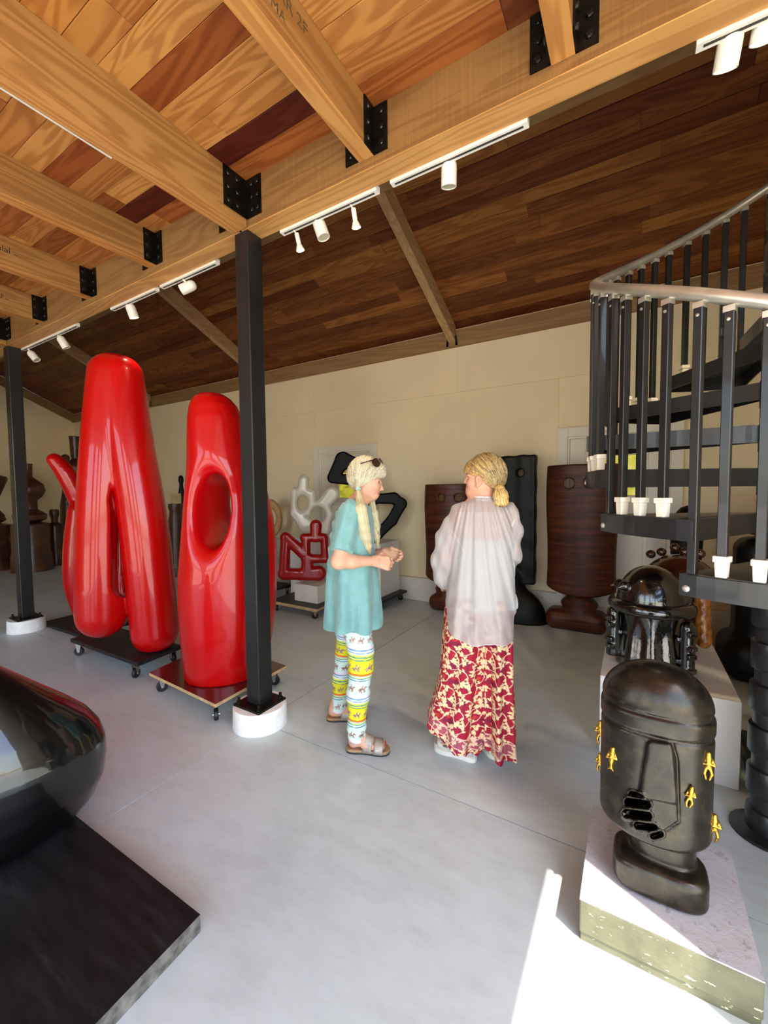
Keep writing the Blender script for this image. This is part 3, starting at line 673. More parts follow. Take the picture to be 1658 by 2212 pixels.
# ------------------------------------------------------------------ red sculpture with an oval hole
fB = Frame(G(488, 1452, .145)[:2])
rowsB = [(849, 440, 468), (853, 426, 484), (862, 415, 499), (878, 408, 513), (905, 404, 525), (950, 403, 537), (985, 403, 548), (1030, 401, 561), (1065, 397, 578), (1120, 393, 590), (1180, 388, 597), (1240, 383, 598), (1310, 384, 596), (1380, 389, 588), (1450, 397, 574), (1480, 400, 572)]
zB, uB, aB = uz_loft(fB, rowsB, 0)
def red_hole(P):
    U, W, Z = fB.loc(P); u0 = np.interp(Z, zB, uB); a = np.interp(Z, zB, aB); b = np.minimum(.27, a * .85); tw = .25 * np.clip((Z - .2) / 1.8, 0, 1)
    cu = (U - u0); q_ = np.sqrt((cu / a) ** 2 + (W / b) ** 2); d = (q_ - 1) * np.minimum(a, b)
    d = np.maximum(d, Z - zB[-1]); d = np.maximum(d, .146 - Z)
    hc = fB.uz(450, 1106, -.2); k = .72; hu = U - hc[0] - (W + .2) * k; hz = Z - hc[1]
    h = (np.sqrt((hu / .142) ** 2 + (hz / .255) ** 2) - 1) * .142
    return smax(d, -h, .09)
o = sdf_obj('red_sculpture', red_hole, fB.c - [.62, .62, -.1], fB.c + [.62, .62, 2.3], .012, m_red)
tag(o, 'glossy red rounded sculpture with an oval hole, behind the inner black post', 'sculpture')
pB = [G(322, 1453, .145), G(465, 1521, .145), G(617, 1438, .145), G(470, 1385, .145)]
d_ = dolly('sculpture_dolly', 'maroon topped dolly on casters under the red sculpture with a hole', [p[:2] for p in pB], .145, m_maroon, .022, m_plyedge)

# ------------------------------------------------------------------ red hooked sculpture behind
fH = Frame(G(172, 1338, .03)[:2])
def red_hook(P):
    d = poly_px(P, fH, [(118, 994, 18, 0), (140, 1020, 23, 0), (165, 1064, 25, .01), (190, 1130, 26, .04), (198, 1200, 26, .05)])
    d2 = poly_px(P, fH, [(172, 1105, 27, -.06), (166, 1180, 30, -.05), (166, 1260, 29, -.04), (180, 1330, 20, -.02)])
    return smax(smin(d, d2, .045), .031 - P[:, 2], .02)
o = sdf_obj('red_sculpture', red_hook, fH.c - [.8, .6, -.0], fH.c + [.6, .7, 2.1], .013, m_red)
tag(o, 'glossy red hooked finger-like sculpture standing on a flat black board', 'sculpture')
hb = [G(88, 1346, .02), G(170, 1373, .02)]
bd = prism('floor_board', [(hb[0][0], hb[0][1], .0), (hb[1][0], hb[1][1], .0), (hb[1][0] + .05, hb[1][1] + .62, .0), (hb[0][0] - .02, hb[0][1] + .62, .0)], (0, 0, .03), m_ply); tag(bd, 'thin black board under the red hooked sculpture', 'board')

# ------------------------------------------------------------------ big black pebble form in the foreground
fD = Frame(G(-60, 1840, .06)[:2])
rowsD = [(1440, -190, -60), (1462, -230, 0), (1520, -262, 92), (1560, -290, 152), (1590, -310, 190), (1625, -328, 217), (1660, -338, 230), (1700, -342, 233), (1745, -338, 228), (1790, -322, 208), (1835, -290, 168), (1868, -240, 110), (1890, -170, 20)]
zD, uD, aD = uz_loft(fD, rowsD, 0)
def pebble(P):
    U, W, Z = fD.loc(P); u0 = np.interp(Z, zD, uD); a = np.interp(Z, zD, aD)
    d = (np.sqrt(((U - u0) / a) ** 2 + (W / (a * .62)) ** 2) - 1) * a * .55
    return smax(smax(d, Z - zD[-1], .05), .062 - Z, .02)
o = sdf_obj('black_sculpture', pebble, fD.c - [.9, .9, -.0], fD.c + [.9, .9, 1.2], .014, gloss('black_gloss_form', '050506', .04))
tag(o, 'large glossy black pebble-shaped sculpture on a black plywood board', 'sculpture')
e1 = G(205, 1795, .06)[:2]; e2 = G(432, 1975, .06)[:2]; e3 = G(205, 2212, .06)[:2]; dv = (e3 - e2) / np.linalg.norm(e3 - e2); du = (e1 - e2) / np.linalg.norm(e1 - e2)
t = NT('black_stained_board'); c = t.coord(); g1 = t.noise(t.mapping(c, (2.2, 14, 3), rot=(0, 0, .9)), 2.0, 5, .65)
t.p(col=t.ramp(g1, [(.3, '0c0c0d'), (.6, '1d1d1f'), (.8, '343537')]), rough=.5, spec=.25); t.bump(g1, .15, .004); m_board = t.m
c1 = e2 + du * 1.15; pl = [e2, e2 + dv * 1.3, e2 + dv * 1.3 + du * 1.15, c1]
bd = empty('floor_board', (*np.mean(pl, 0), 0), 'black stained plywood board with a worn pale edge under the black pebble form', 'board')
prism('board', [(p[0], p[1], 0.0) for p in pl], (0, 0, .0585), plain('worn_board_edge', '6a665e', .7, var=.5, scale=25), bd); prism('board_top', [(p[0], p[1], .0582) for p in pl], (0, 0, .0018), m_board, bd)
# ------------------------------------------------------------------ foreground: black head on a low grey plinth
t = NT('worn_plinth'); c = t.coord(); n1 = t.noise(c, 28, 5, .7); n2 = t.noise(c, 5, 3); v_ = t.n('TexVoronoi'); t.l(t.mapping(c, (1, 1, 2)), v_.inputs['Vector']); v_.inputs['Scale'].default_value = 34
chip = t.math('MULTIPLY', t.math('GREATER_THAN', n1, .60), t.math('GREATER_THAN', n2, .48))
t.p(col=t.mix(t.math('MULTIPLY', chip, .55), t.ramp(n2, [(.3, 'b5b4b6'), (.7, 'c6c6c9')]), '8d8983'), rough=.7); t.bump(n1, .5, .006); m_wplinth = t.m
pe = empty('low_plinth', (.098, 1.63, 0), 'low grey plinth with worn chipped edges under the black head sculpture', 'plinth')
t = NT('khaki_plinth_side'); c = t.coord(); n1 = t.noise(c, 9, 4, .6); n2 = t.noise(t.mapping(c, (30, 30, 90), rot=(.5, .8, .3)), 1.0, 3, .7)
t.p(col=t.mix(t.math('GREATER_THAN', n2, .66), t.ramp(n1, [(.3, '4d4a33'), (.7, '67634a')]), 'cfc7a0'), rough=.6); t.bump(n2, .4, .004); m_khaki = t.m
o = box('plinth_slab', -.125, .322, 1.40, 1.862, .028, .136, m_khaki, pe); bevel_smooth(o, .004, 2)
box('plinth_foot', -.121, .318, 1.404, 1.858, 0, .028, m_khaki, pe); o = box('plinth_top', -.125, .322, 1.40, 1.862, .136, .14, m_wplinth, pe)
t = NT('gunmetal'); c = t.coord(); n1 = t.noise(c, 14, 4, .6)
t.p(col=t.ramp(n1, [(.3, '221e17'), (.55, '342e24'), (.8, '4c4331')]), metal=.6, rough=t.ramp(n1, [(.3, .2), (.7, .33)]), spec=.6); t.bump(t.noise(c, 9, 2), .06, .01); m_gun = t.m
HX, HY = .074, 1.617
def sup(P, cx, cy, a, b, n=2.6):
    q_ = (np.abs((P[:, 0] - cx) / a) ** n + np.abs((P[:, 1] - cy) / b) ** n) ** (1 / n); return (q_ - 1) * min(np.min(a), np.min(b))
def head_body(P):
    Z = P[:, 2]
    d = sup(P, HX, HY, .158, .112, 2.4)
    tilt = .315 + .02 * ((P[:, 0] - HX) / .155) ** 2
    body = smax(smax(d, tilt - Z, .02), Z - .672, .012)
    dome = ell(P, (HX, HY, .747), (.157, .113, .130)); dome = smax(dome, .742 - Z, .012)
    band = smax(np.abs(Z - .707) - .031, sup(P, HX, HY, .160, .115, 2.4), .016)
    core = smax(sup(P, HX, HY, .153, .107, 2.4), np.abs(Z - .672) - .09, .01)
    d = np.minimum(np.minimum(np.minimum(body, dome), band), core)
    px, py, sc = to_px(P); front = P[:, 1] < HY
    # raised nose plate and outline, fingers cut into the cheek
    def half(a, b): ex, ey = b[0] - a[0], b[1] - a[1]; L_ = math.hypot(ex, ey); return ((px - a[0]) * ey - (py - a[1]) * ex) / L_
    nose = smax(smax(half((1378, 1728), (1398, 1600)), -half((1464, 1740), (1452, 1605)), 12), smax(half((1398, 1599), (1452, 1607)) * 1, (py - 1722 - (px - 1380) * .2), 8), 12) * sc
    lift = .010 + .018 * np.clip((py - 1595) / 140, 0, 1); d = np.where(front, smin(d, smax(nose, d - lift, .010), .006), d)
    ln = np.minimum(np.minimum(seg2(px, py, (1452, 1606), (1462, 1640), 2), seg2(px, py, (1462, 1640), (1466, 1770), 2)), seg2(px, py, (1466, 1775), (1405, 1815), 2)) * sc
    d = np.where(front, smax(d, -smax(ln, -(d + .006), .003), .006), d)
    for a, b, r_ in (((1364, 1716), (1382, 1722), 6.5), ((1356, 1732), (1396, 1738), 8), ((1352, 1757), (1398, 1763), 8.5), ((1376, 1783), (1412, 1788), 7), ((1410, 1806), (1426, 1802), 6)):
        s_ = seg2(px, py, a, b, r_) * sc; rim = smax(np.abs(s_ - .004) - .003, d - .006, .004)
        d = np.where(front, smin(d, rim, .006), d); d = np.where(front, smax(d, -smax(s_, -(d + .03), .006), .005), d)
    neck = smax(sup(P, HX + .026, HY - .01, .093, .075, 2.6), np.abs(Z - .272) - .07, .015)
    base = smax(sup(P, HX + .018, HY - .038, .131, .086, 3.4), np.abs(Z - .1955) - .054, .028)
    d = smin(np.minimum(d, 9), neck, .012); return smin(d, base, .012)
o = sdf_obj('head_sculpture', head_body, (-.13, 1.45, .125), (.28, 1.78, .91), .0048, m_gun)
tag(o, 'dark bronze head sculpture with a slotted cheek and small gold figures, on a low plinth', 'sculpture')
m_gold = plain('gilt_metal', 'c99a3e', .3, 1.0, var=.3, scale=60)
def gold_fig(px, py, hgt, yf, lab, lean=0.0, kind=0):
    """a tiny gilt figure fixed on the head"""
    p = AY(px, py, yf); s = hgt
    def fn(P):
        Q = (P - p) / s; x, y, z = Q[:, 0] - lean * (Q[:, 2]), Q[:, 1], Q[:, 2]; Q = np.stack([x, y, z], 1)
        d = ell(Q, (0, 0, .42), (.085, .08, .10)); d = smin(d, cap(Q, (0, 0, .28), (.01, 0, -.02), .11, .085), .05)
        if kind == 0:
            d = smin(d, cap(Q, (0, 0, -.02), (.02, 0, -.32), .08, .05), .05); d = smin(d, cap(Q, (.02, 0, -.32), (.12, 0, -.46), .05, .02), .04); d = smin(d, cap(Q, (.02, 0, -.32), (-.09, 0, -.42), .05, .02), .04)
        else:
            for sx in (-1, 1): d = smin(d, cap(Q, (sx * .05, 0, -.02), (sx * .10, -.03, -.25), .06, .05), .04); d = smin(d, cap(Q, (sx * .10, -.03, -.25), (sx * .05, 0, -.47), .05, .035), .03)
        for sx in (-1, 1): d = smin(d, cap(Q, (sx * .1, 0, .27), (sx * .17, -.05, .08), .04, .035), .03); d = smin(d, cap(Q, (sx * .17, -.05, .08), (sx * .05, -.10, .12), .035, .03), .03)
        return d * s
    return sdf_obj('gilt_figure', fn, p - s * .62, p + s * .62, s / 34, m_gold, o)
HEAD = o
def on_front(px):   # depth of the oval's front wall under a pixel column
    lo, hi = 1.43, HY
    for _ in range(30):
        m = (lo + hi) / 2; p = AY(px, 1650, m); v = abs((p[0] - HX) / .158) ** 2.4 + abs((p[1] - HY) / .112) ** 2.4
        if v > 1: lo = m
        else: hi = m
    return hi
for px, py, h_, lean, kd in ((1320, 1640, .086, .1, 0), (1490, 1722, .070, .12, 1), (1529, 1655, .088, .0, 1)): gold_fig(px, py, h_, on_front(px) - .004, '', lean, kd)
for x, y, z, h_ in ((HX - .161, HY + .02, .575, .09), (HX - .161, HY + .0, .475, .07), (HX + .161, HY - .02, .385, .09)):
    px_ = to_px(np.array([[x, y, z]])); gold_fig(px_[0][0], px_[1][0], h_, y, '', 0, 1)

# ------------------------------------------------------------------ long white plinth with two glazed pots, under the stair
pl = box('white_plinth', -.14, .458, 2.51, 3.42, 0, .43, m_plinth); bevel_smooth(pl, .003, 1); tag(pl, 'white box plinth under the spiral stair carrying two glazed figures', 'plinth')
t = NT('black_glaze'); c = t.coord(); n1 = t.noise(c, 16, 4, .65)
t.p(col=t.ramp(n1, [(.35, '0a0908'), (.6, '15110d'), (.85, '2a1d14')]), rough=.14, coat=1.0, coatr=.08, spec=.7); t.bump(n1, .35, .012); m_bglaze = t.m
t = NT('brown_glaze'); c = t.coord(); n1 = t.noise(c, 12, 4, .65)
t.p(col=t.ramp(n1, [(.3, '2a1208'), (.6, '4a2310'), (.85, '6a3a18')]), rough=.18, coat=.8, coatr=.08); t.bump(n1, .3, .01); m_brglaze = t.m
t = NT('amber_glaze'); c = t.coord(); n1 = t.noise(t.mapping(c, (1, 1, .4)), 30, 4, .65)
t.p(col=t.ramp(n1, [(.3, '5a2408'), (.55, 'b0661e'), (.8, 'd8a860')]), rough=.25, coat=.5, coatr=.1); t.bump(n1, .5, .01); m_amber = t.m
pot = empty('glazed_figure', (.095, 2.80, .43), 'black glazed ceramic figure with a domed helmet and rolled brim on the white plinth', 'ceramic')
PC = np.array([.095, 2.80, 0])
def lobes(P): return .006 * np.sin(np.arctan2(P[:, 1] - PC[1], P[:, 0] - PC[0]) * 9)
def pot_body(P):
    rr = np.hypot(P[:, 0] - PC[0], P[:, 1] - PC[1]); Z = P[:, 2]
    d = smax(rr - (.158 + .012 * np.cos((Z - .43) * 14)) + lobes(P) * np.clip((.74 - Z) * 8, 0, 1), np.abs(Z - .61) - .179, .02); return d
sdf_obj('pot_body', pot_body, PC + [-.2, -.2, .42], PC + [.2, .2, .81], .008, m_bglaze, pot)
def pot_brim(P): rr = np.hypot(P[:, 0] - PC[0], P[:, 1] - PC[1]); return np.hypot(rr - .185, (P[:, 2] - .785) * .9) - .032
sdf_obj('pot_brim', pot_brim, PC + [-.23, -.23, .74], PC + [.23, .23, .83], .007, m_bglaze, pot)
def pot_dome(P):
    d = ell(P, PC + [0, 0, .80], (.172, .172, .212)); d = smax(d, .79 - P[:, 2], .01)
    for a in (200, 218):
        q = math.radians(a); e = PC + [.165 * math.cos(q), .165 * math.sin(q), .90]; d = smin(d, ell(P, e, (.03, .03, .028)), .012); d = smin(d, cap(P, e + [.02 * math.cos(q), .02 * math.sin(q), -.004], e + [.05 * math.cos(q), .05 * math.sin(q), -.012], .012, .004), .01)
    return d
sdf_obj('pot_dome', pot_dome, PC + [-.25, -.25, .78], PC + [.2, .2, 1.03], .007, m_bglaze, pot)
for k, (dx, dy, zs_) in enumerate(((-.185, -.04, (.47, .72)), (.165, -.10, (.46, .70)))):
    def side(P):
        Q = P - (PC + [dx, dy, 0]); d = smax(np.hypot(Q[:, 0], Q[:, 1]) - .036, np.abs(P[:, 2] - sum(zs_) / 2) - (zs_[1] - zs_[0]) / 2, .01)
        for i, z in enumerate(np.linspace(zs_[0] + .02, zs_[1] - .02, 6)):
            a = i * 2.1 + k; d = np.minimum(d, rbox(P, PC + [dx + .028 * math.cos(a), dy - .028 * abs(math.sin(a)), z], (.022, .022, .013), .004, rotz(a)))
        return np.minimum(d, ell(P, PC + [dx, dy, zs_[1] + .0], (.036, .036, .04)))
    sdf_obj('side_turret', side, PC + [dx - .07, dy - .07, zs_[0] - .03], PC + [dx + .07, dy + .07, zs_[1] + .06], .006, m_bglaze, pot)
sp2 = empty('glazed_figure', (.27, 3.17, .43), 'brown glazed ceramic figure with a ball-studded dome on the white plinth', 'ceramic')
QC = np.array([.255, 3.17, 0])
auto_smooth(MB().lathe([(.07, .43), (.072, .50), (.06, .51), (.05, .56), (.07, .60), (.12, .66), (.13, .75), (.12, .82)], QC, 28).build('figure_trunk', m_brglaze, sp2))
def bdome(P): return smax(ell(P, QC + [0, 0, .83], (.205, .205, .205)), .825 - P[:, 2], .02)
sdf_obj('figure_dome', bdome, QC + [-.23, -.23, .8], QC + [.23, .23, 1.06], .009, m_brglaze, sp2)
for px, py in ((1405, 1197), (1428, 1192), (1440, 1207), (1457, 1183), (1478, 1192), (1512, 1196)):
    best = None
    for y in np.linspace(2.95, 3.36, 60):
        p = AY(px, py, y); v = abs(ell(p[None], QC + [0, 0, .83], (.212, .212, .222))[0])
        if best is None or v < best[0]: best = (v, p)
    MB().lathe([(.028 * math.sin(a), -.028 * math.cos(a)) for a in np.linspace(.05, 3.09, 9)], best[1], 14).build('glazed_ball', m_brglaze, sp2, True)
def arm(P):
    a = AY(1515, 1275, 3.08); b = AY(1519, 1385, 3.02); d = cap(P, a, b, .042, .04); zz = (P[:, 2] * 55); return d + .002 * np.sin(zz * 2.2) * np.sign(np.sin(np.arctan2(P[:, 1] - a[1], P[:, 0] - a[0]) * 4))
a = AY(1517, 1330, 3.05); sdf_obj('figure_arm', arm, a - [.09, .09, .22], a + [.09, .09, .22], .007, m_amber, sp2)

# ------------------------------------------------------------------ slab totems by the back wall
def banded(name, dark, mid, light):
    t = NT(name); c = t.coord(); n1 = t.noise(t.mapping(c, (1.2, 1.2, 16)), 2.2, 5, .6); n2 = t.noise(t.mapping(c, (3, 3, 60)), 2.0, 3)
    t.p(col=t.ramp(t.math('MULTIPLY_ADD', n1, .7, t.math('MULTIPLY', n2, .3)), [(.32, dark), (.5, mid), (.7, light)]), rough=.42, spec=.35); t.bump(n2, .15, .004); return t.m
m_totem = banded('carved_brown_wood', '2a1209', '4d2512', '6e3c1c')
def totem(lab, pxl, pxr, ptop, pbot, eyes, neck, foot, Yc, mat, b=.17, nec=None):
    p0, p1 = AY(pxl, (ptop + pbot) / 2, Yc), AY(pxr, (ptop + pbot) / 2, Yc); cx = (p0[0] + p1[0]) / 2; a = (p1[0] - p0[0]) / 2
    pm = (pxl + pxr) / 2; zt = AY(pm, ptop, Yc)[2]; zb = AY(pm, pbot, Yc)[2]
    ey = [(AY(e[0], e[1], Yc - b * .8), e[2]) for e in eyes]
    nz = zb; fz = AY(pm, foot[2], Yc)[2]; nl, nr = AY(neck[0], pbot, Yc)[0], AY(neck[1], pbot, Yc)[0]; fl_, fr_ = AY(foot[0], foot[2], Yc)[0], AY(foot[1], foot[2], Yc)[0]
    def fn(P):
        Z = P[:, 2]; aa = a * (1 + .03 * np.sin((Z - zb) / (zt - zb) * 6.28 + 3.0))
        q_ = np.sqrt(((P[:, 0] - cx) / aa) ** 2 + ((P[:, 1] - Yc) / b) ** 2); d = (q_ - 1) * b * .8; q2 = np.sqrt(((P[:, 0] - cx) / (aa - .05)) ** 2 + ((P[:, 1] - Yc - .0) / (b - .05)) ** 2); d = smax(d, -(q2 - 1) * b * .6, .006); d = smax(d, P[:, 1] - (Yc + .02), .006)
        curve = -.05 * ((P[:, 0] - cx) / a) ** 2 * 0
        d = smax(d, (zb - .0 + .06 * ((P[:, 0] - cx) / a) ** 2) - Z, .02); d = smax(d, Z - zt, .008)
        for e, r_ in ey: d = smax(d, -(np.hypot(P[:, 0] - e[0], P[:, 2] - e[2]) - r_), .01)
        nk = np.sqrt(((P[:, 0] - (nl + nr) / 2) / ((nr - nl) / 2 * (1 - .18 * np.cos((Z - fz) / (nz - fz) * 6.28 + .5)))) ** 2 + ((P[:, 1] - Yc) / (b * .75)) ** 2); nk = smax((nk - 1) * b * .55, np.abs(Z - (zb + fz) / 2) - (zb - fz) / 2 - .05, .03)
        ft_ = smax(rbox(P, ((fl_ + fr_) / 2, Yc, fz / 2), ((fr_ - fl_) / 2, b * .85, fz / 2 + .001), min(.09, fz * .48)), .0 - Z, .01)
        return smin(smin(d, nk, .03), ft_, .06)
    o = sdf_obj('wooden_totem', fn, (min(cx - a, fl_) - .06, Yc - b - .05, -.02), (max(cx + a, fr_) + .06, Yc + b + .05, zt + .05), .012, mat)
    tag(o, lab, 'totem'); return o
totem('shorter brown carved slab totem with two eye holes beside the white plinth', 920, 1018, 1046, 1256, ((954, 1075, .042), (988, 1075, .042)), (945, 985), (932, 1012, 1283), 4.66, m_totem)
totem('wide brown carved slab totem with two eye holes under the stair rail', 1181, 1334, 1004, 1284, ((1228, 1044, .05), (1274, 1042, .05)), (1217, 1286), (1180, 1314, 1318), 4.66, m_totem)
def black_totem():
    Yc = 4.66; L_, R_ = AY(1056, 1120, Yc)[0], AY(1157, 1120, Yc)[0]; cx, a = (L_ + R_) / 2, (R_ - L_) / 2; zt, zb = AY(1105, 985, Yc)[2], AY(1105, 1258, Yc)[2]; e = AY(1122, 1021, Yc - .06); e2 = e - [.36, 0, 0]
    def fn(P):
        Z = P[:, 2]; d = rbox(P, (cx, Yc, (zt + zb) / 2), (a, .06, (zt - zb) / 2), .02); d = d + .004 * np.sin(P[:, 0] * 38) + .003 * np.sin(P[:, 2] * 21 + P[:, 0] * 9)
        for q in (e, e2): d = smax(d, -(np.hypot(P[:, 0] - q[0], P[:, 2] - q[2]) - .04), .012)
        n_ = cap(P, (cx + .02, Yc, zb + .05), (cx + .02, Yc, .15), .12, .13); f_ = smax(ell(P, (cx + .08, Yc, .0), (.30, .17, .36)), -Z, .01)
        return smin(smin(d, n_, .03), f_, .08)
    o = sdf_obj('black_totem', fn, (cx - a - .12, Yc - .22, -.02), (cx + a + .2, Yc + .22, zt + .05), .012, m_blackmatt); tag(o, 'tall black rough slab totem with eye holes between the brown totems', 'totem')
black_totem()

# ------------------------------------------------------------------ dark figures behind the stair
def vase(name, lab, cat, x, y, prof, mat, n=28):
    o = auto_smooth(MB().lathe([(max(r_, .001), z) for r_, z in prof], (x, y, 0), n).build(name, mat), 50); tag(o, lab, cat); return o
x_ = AY(1481, 1200, 4.45)[0]
vase('black_vessel', 'black ovoid vessel with a domed top behind the stair treads', 'vessel', x_, 4.45, [(.12, 0), (.13, .03), (.08, .1), (.05, .3), (.07, .55), (.10, .75), (.115, .88), (.118, 1.0), (.10, 1.08), (.055, 1.13), (.05, 1.17), (.085, 1.20), (.08, 1.24), (.05, 1.28), (.0, 1.30)], m_blackmatt)
def big_black(P):
    x0 = .90; d = smax(rbox(P, (x0, 4.15, .16), (.30, .26, .161), .12), -P[:, 2], .01); d = smin(d, rbox(P, (x0, 4.15, .65), (.22, .17, .42), .10), .06); return d
o = sdf_obj('black_monolith', big_black, (.5, 3.8, -.02), (1.3, 4.5, 1.15), .014, m_blackmatt); tag(o, 'heavy black block sculpture with a broad foot behind the stair column', 'sculpture')
def shell(P):
    Q = P - np.array([.88, 4.15, 1.108]); d = np.minimum(ell(Q, (0, 0, .05), (.20, .13, .07)), cap(Q, (.0, 0, .06), (.02, 0, .34), .09, .05)); return d + .006 * np.sin(np.arctan2(Q[:, 1], Q[:, 0]) * 14)
o = sdf_obj('shell_figure', shell, (.6, 3.95, 1.06), (1.15, 4.35, 1.5), .011, plain('red_brown_glaze', '4a1d10', .3, var=.4, scale=20, coat=.5)); tag(o, 'ribbed red-brown shell figure standing on the black block', 'sculpture')

# ------------------------------------------------------------------ centre group: ring, marble, small red, black loop
def strokes(name, fr, segs, holes, half, e, k, res, mat, lab, cat, zmin, zmax, wid, d0=0.0, fat=1.0):
    S_ = [(fr.uz(*a), fr.uz(*b), fr.rad(*a, ra * fat), fr.rad(*b, rb * fat)) for a, b, ra, rb in segs]
    H_ = [(fr.uz(x, y), fr.rad(x, y, rx), fr.rad(x, y, ry)) for x, y, rx, ry in holes]
    def fn(P):
        U, W, Z = fr.loc(P); d = None
        for a, b, ra, rb in S_: s = seg2(U, Z, a, b, ra, rb); d = s if d is None else smin(d, s, k)
        for c_, rx, ry in H_: d = smax(d, -(np.sqrt(((U - c_[0]) / rx) ** 2 + ((Z - c_[1]) / ry) ** 2) - 1) * min(rx, ry), .015)
        return extr(d, W - d0, half, e)
    c_ = fr.c; o = sdf_obj(name, fn, c_ + [-wid, -wid, zmin], c_ + [wid, wid, zmax], res, mat); tag(o, lab, cat); return o
# white stone form on its plinth
fM = Frame(AY(676, 1150, 4.32)[:2]); zt = fM.pt(676, 1150)[2]
strokes('white_sculpture', fM, [((656, 1037), (654, 1064), 10, 12), ((637, 1062), (638, 1108), 8, 9), ((638, 1108), (662, 1134), 10, 14), ((662, 1134), (700, 1143), 14, 12), ((654, 1064), (672, 1066), 10, 8), ((672, 1066), (676, 1106), 8, 9), ((640, 1110), (676, 1104), 8, 9), ((716, 1067), (698, 1090), 15, 12), ((698, 1090), (708, 1112), 12, 11), ((708, 1112), (700, 1142), 10, 12), ((680, 1092), (698, 1090), 9, 11)], [(653, 1087, 10.5, 16), (687, 1112, 15, 18)], .07, .055, .03, .010, m_marble, 'glossy white abstract sculpture with two oval holes on a white plinth', 'sculpture', zt - .08, zt + .8, .65, fat=1.12)
zt = fM.uz(676, 1160.5)[1]; c = fM.c; box_ = box('white_plinth', c[0] - .24, c[0] + .24, c[1] - .2, c[1] + .2, 0, zt, m_plinth); bevel_smooth(box_, .003, 1); tag(box_, 'white plinth under the white abstract sculpture', 'plinth')
# small red on block and dolly
fS = Frame(G(668, 1296, .15)[:2] + np.array([0, .1])); zt = fS.pt(668, 1257)[2]
strokes('red_sculpture', fS, [((682, 1135), (681, 1160), 11.5, 10), ((657, 1161), (698, 1161), 8.5, 8.5), ((660, 1163), (661, 1206), 9, 8), ((700, 1163), (702, 1206), 7.5, 8), ((660, 1206), (702, 1207), 9, 8), ((664, 1206), (664, 1238), 11, 13), ((617, 1161), (655, 1195), 10.5, 11), ((617, 1161), (613, 1236), 10, 10), ((613, 1239), (650, 1240), 12, 11), ((650, 1240), (688, 1238), 12, 14.5)], [], .06, .05, .015, .008, m_red2, 'small glossy red abstract figure with open spaces on a white block', 'sculpture', zt - .08, zt + .95, .55, fat=1.13)
zb_ = .131; c = fS.c; zt2 = fS.pt(668, 1259.5)[2]
blk = box('white_block', c[0] - .20, c[0] + .16, c[1] - .14, c[1] + .15, zb_, zt2, plain('white_block_resin', 'e8e2d4', .45, var=.04)); bevel_smooth(blk, .004, 2); tag(blk, 'white block under the small red figure', 'block')
dolly('furniture_dolly', 'black dolly with pale wooden battens under the small red figure', [(-3.78, 3.56), (-3.02, 3.54), (-3.06, 4.0), (-3.82, 4.02)], .130, m_ply, .025, m_plyedge)
# navy form, wood ring behind
fN = Frame(AY(578, 1200, 4.05)[:2])
def navy(P): U, W, Z = fN.loc(P); return smin(ell(np.stack([U, W, Z], 1), (0, 0, .545), (.085, .12, .36)), ell(np.stack([U, W, Z], 1), (-.16, 0, .86), (.10, .08, .10)), .1)
o = sdf_obj('navy_sculpture', navy, fN.c + [-.4, -.4, .15], fN.c + [.4, .4, 1.0], .012, m_navy); tag(o, 'dark navy glossy egg-shaped sculpture half hidden behind the red one with a hole', 'sculpture')
dolly('furniture_dolly', 'black dolly standing behind the post beside the wooden ring', [(-4.85, 3.72), (-4.05, 3.72), (-4.05, 4.25), (-4.85, 4.25)], .168, m_ply, .03, None)
fR = Frame(AY(583, 1120, 4.55)[:2])
def ring(P):
    U, W, Z = fR.loc(P); cu, cz = fR.uz(582, 1120); rx, ry = fR.rad(582, 1120, 21), fR.rad(582, 1120, 33)
    q_ = np.sqrt(((U - cu) / rx) ** 2 + ((Z - cz) / ry) ** 2); d2 = np.abs(q_ - 1) * (rx + ry) / 2 - .06; return extr(d2, W, .06, .04)
zc = fR.uz(582, 1120)[1]; o = sdf_obj('wooden_ring', ring, fR.c + [-.4, -.3, zc - .5], fR.c + [.4, .3, zc + .5], .010, wood('pale_turned_wood', [(0, 'c9a266'), (1, 'bb9256')], 0, 10, .4, .5)); tag(o, 'pale wooden oval ring sculpture on a white plinth near the post', 'sculpture')
_rx, _ry = fR.rad(582, 1120, 21), fR.rad(582, 1120, 33); zr = zc - _ry * (1 + .06 / ((_rx + _ry) / 2)) - .004; b_ = box('white_plinth', fR.c[0] - .18, fR.c[0] + .2, fR.c[1] - .16, fR.c[1] + .16, 0, zr, m_plinth); tag(b_, 'white plinth under the pale wooden ring', 'plinth')
# black looped sculpture
fK = Frame(AY(800, 1160, 4.50)[:2])
strokes('black_sculpture', fK, [((719, 1030), (741, 994), 10, 15), ((741, 994), (776, 1008), 15, 13), ((718, 1034), (752, 1036), 9, 10), ((752, 1036), (776, 1040), 9, 12), ((776, 1010), (786, 1045), 12, 14), ((786, 1045), (806, 1078), 14, 11), ((806, 1078), (850, 1076), 9, 11), ((850, 1076), (866, 1088), 10, 10), ((866, 1088), (846, 1124), 10.5, 10), ((846, 1124), (816, 1154), 10, 9), ((816, 1154), (796, 1140), 9, 10), ((796, 1140), (800, 1082), 10, 10)], [], .055, .02, .02, .010, m_black, 'glossy black double-looped band sculpture on a white plinth', 'sculpture', .72, 2.1, .75, fat=1.14)
zt = fK.pt(820, 1165)[2] - .022; b_ = box('white_plinth', -3.30, -2.66, 4.32, 4.80, .131, zt, m_plinth); tag(b_, 'large white plinth on a dolly carrying the black looped sculpture', 'plinth')
dolly('furniture_dolly', 'long black dolly under the large white plinth by the back wall', [(-3.36, 4.20), (-2.56, 4.20), (-2.56, 4.82), (-3.36, 4.82)], .130, m_ply, .028, None)

